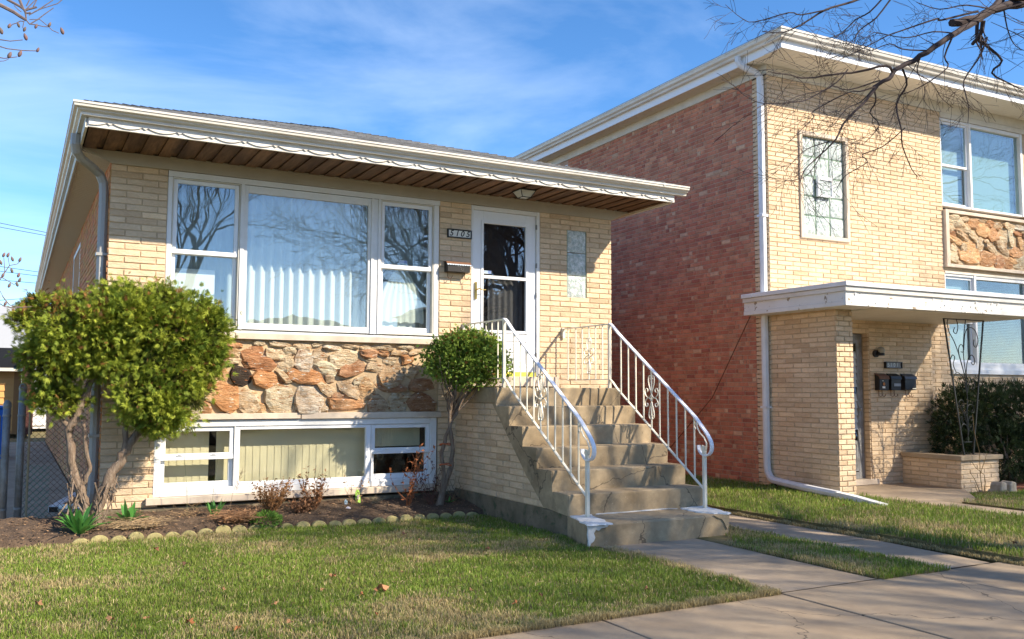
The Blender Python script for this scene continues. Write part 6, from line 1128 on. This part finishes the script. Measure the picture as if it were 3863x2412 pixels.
tree('leaning bare street tree standing behind the viewer', 3.6, -13.3, 3.4, .15, 3, 3, (-1.1, .1), 2.6, seed=4)
tree('forked bare street tree on the parkway opposite the steps', 9.6, -12.6, 2.9, .19, 4, 4, (.1, .1), 2.7, seed=17)
tree('tall bare street tree far along the parkway', 19.5, -10.0, 4.6, .24, 4, 4, (.2, .1), 3.0, seed=9)
tree('bare tree across the street opposite the bungalow', 14.5, -23.5, 3.2, .26, 4, 3, (.2, 0), 3.6, seed=21)
tree('bare tree across the street to the left', 0, -25, 3.2, .26, 4, 3, (.2, 0), 3.6, seed=33)
tree('bare tree across the street to the right', 20, -24, 3.4, .26, 4, 3, (0, 0), 3.6, seed=41)
# houses across the street (they show in the window panes)
for x, w_, h_, c_, lb in ((-6, 9, 3.6, (.45, .32, .2), 'tan brick bungalow across the street, opposite the left end of the lawn'), (6.5, 9, 3.4, (.38, .16, .1), 'red brick bungalow across the street, opposite the steps'), (19, 10, 5.6, (.5, .4, .27), 'two storey tan house across the street, opposite the neighbour'), (32, 10, 3.6, (.35, .2, .13), 'brown brick bungalow across the street, farthest right')):
    t_ = thing('brick_house', lb, 'house', (x+w_/2, -30, 0), 'houses across the street'); mt = mat('far_brick_'+str(x), c_, .9, vary=.1)
    obj('wall', MB().box(x, x+w_, -40, -30, -.1, h_), mt, t_)
    obj('roof', MB().add([(x-.5, -29.4, h_), (x+w_+.5, -29.4, h_), (x+w_+.5, -40.5, h_), (x-.5, -40.5, h_), (x+w_/2, -33.5, h_+1.6), (x+w_/2, -36.5, h_+1.6)], [(0, 1, 4), (1, 2, 5, 4), (2, 3, 5), (3, 0, 4, 5), (3, 2, 1, 0)]), m_shingle, t_)
    for k in range(3): q = obj('window', MB().box(x+1+2.8*k, x+2.6+2.8*k, -30.03, -29.99, 1.2, 2.6), m_vinyl, t_); obj('glass', MB().box(x+1.08+2.8*k, x+2.52+2.8*k, -29.99, -29.98, 1.28, 2.52), m_iron_b, q)
    obj('door', MB().box(x+w_-.95, x+w_-.1, -30.03, -29.98, .4, 2.5), m_rust, t_)
# magnolia at the left edge
mg = thing('magnolia_tree', 'budding magnolia whose twigs reach in at the left edge', 'magnolia', (-2.3, -4.6, 0)); c = MB(); random.seed(3)
stem(c, [(-2.3, -4.6, 0), (-2.2, -4.6, 1.0), (-2.05, -4.9, 1.9)], .07, .045, 9)
stem(c, [(-2.05, -4.9, 1.9), (-1.7, -5.3, 2.6), (-1.2, -5.8, 2.95), MAG[0][0][0]], .035, .011, 7); stem(c, [(-2.2, -4.6, 1.2), (-1.9, -4.0, 1.9), (-1.3, -3.4, 2.1), MAG2[0][0][0]], .03, .008, 7)
obj('trunk', c, m_treebark, mg, smooth=True); c = MB()
for pl_, r0, r1 in MAG+MAG2:
    c.tube([Vector(p) for p in pl_], [r0*.8, r1*.8], 6)
for (bx, sy, sz) in ((-1.25, -5.8, 2.95), (-1.3, -3.4, 2.1)):
    for q in ((MAG[1], MAG[2], MAG[10], MAG[11], MAG[12], MAG[13]) if sz > 2.5 else (MAG2[1], MAG2[2], MAG2[5])): c.tube([(bx, sy, sz), ((bx+q[0][0][0])/2, sy, (sz+q[0][0][2])/2+.03), q[0][0]], [.008, q[1]*.8], 5)
for k in range(10): grow(c, (-2.05, -4.9, 1.9), (random.gauss(-.5, .5), random.gauss(.3, .5), .8), 1.0, .02, 2, .6, 4, .05, .002)
obj('crown', c, mat('magnolia_bark', (.20, .155, .14), .85, var=(.13, .10, .11), vs=60), mg)
m_bud = mat('magnolia_bud', (.13, .12, .09), .85, var=(.24, .12, .13), vs=30)
for k, b in enumerate(BUDS+BUDS2):
    s_ = 1 if k in (0, 3, 4, 5, 6) else .75; s_ *= 1.0 if k < len(BUDS) else 1.7
    m = MB(); tp = Vector(b); d = Vector((.35*(1 if k % 3 else -1), 0, 1)).normalized(); L_ = .028*s_
    m.tube([tp-d*L_*.5, tp-d*L_*.3, tp, tp+d*L_*.3, tp+d*L_*.55], [.0025*s_, .0065*s_, .0075*s_, .005*s_, .001], 7)
    obj('bud', m, m_bud, mg, smooth=True)
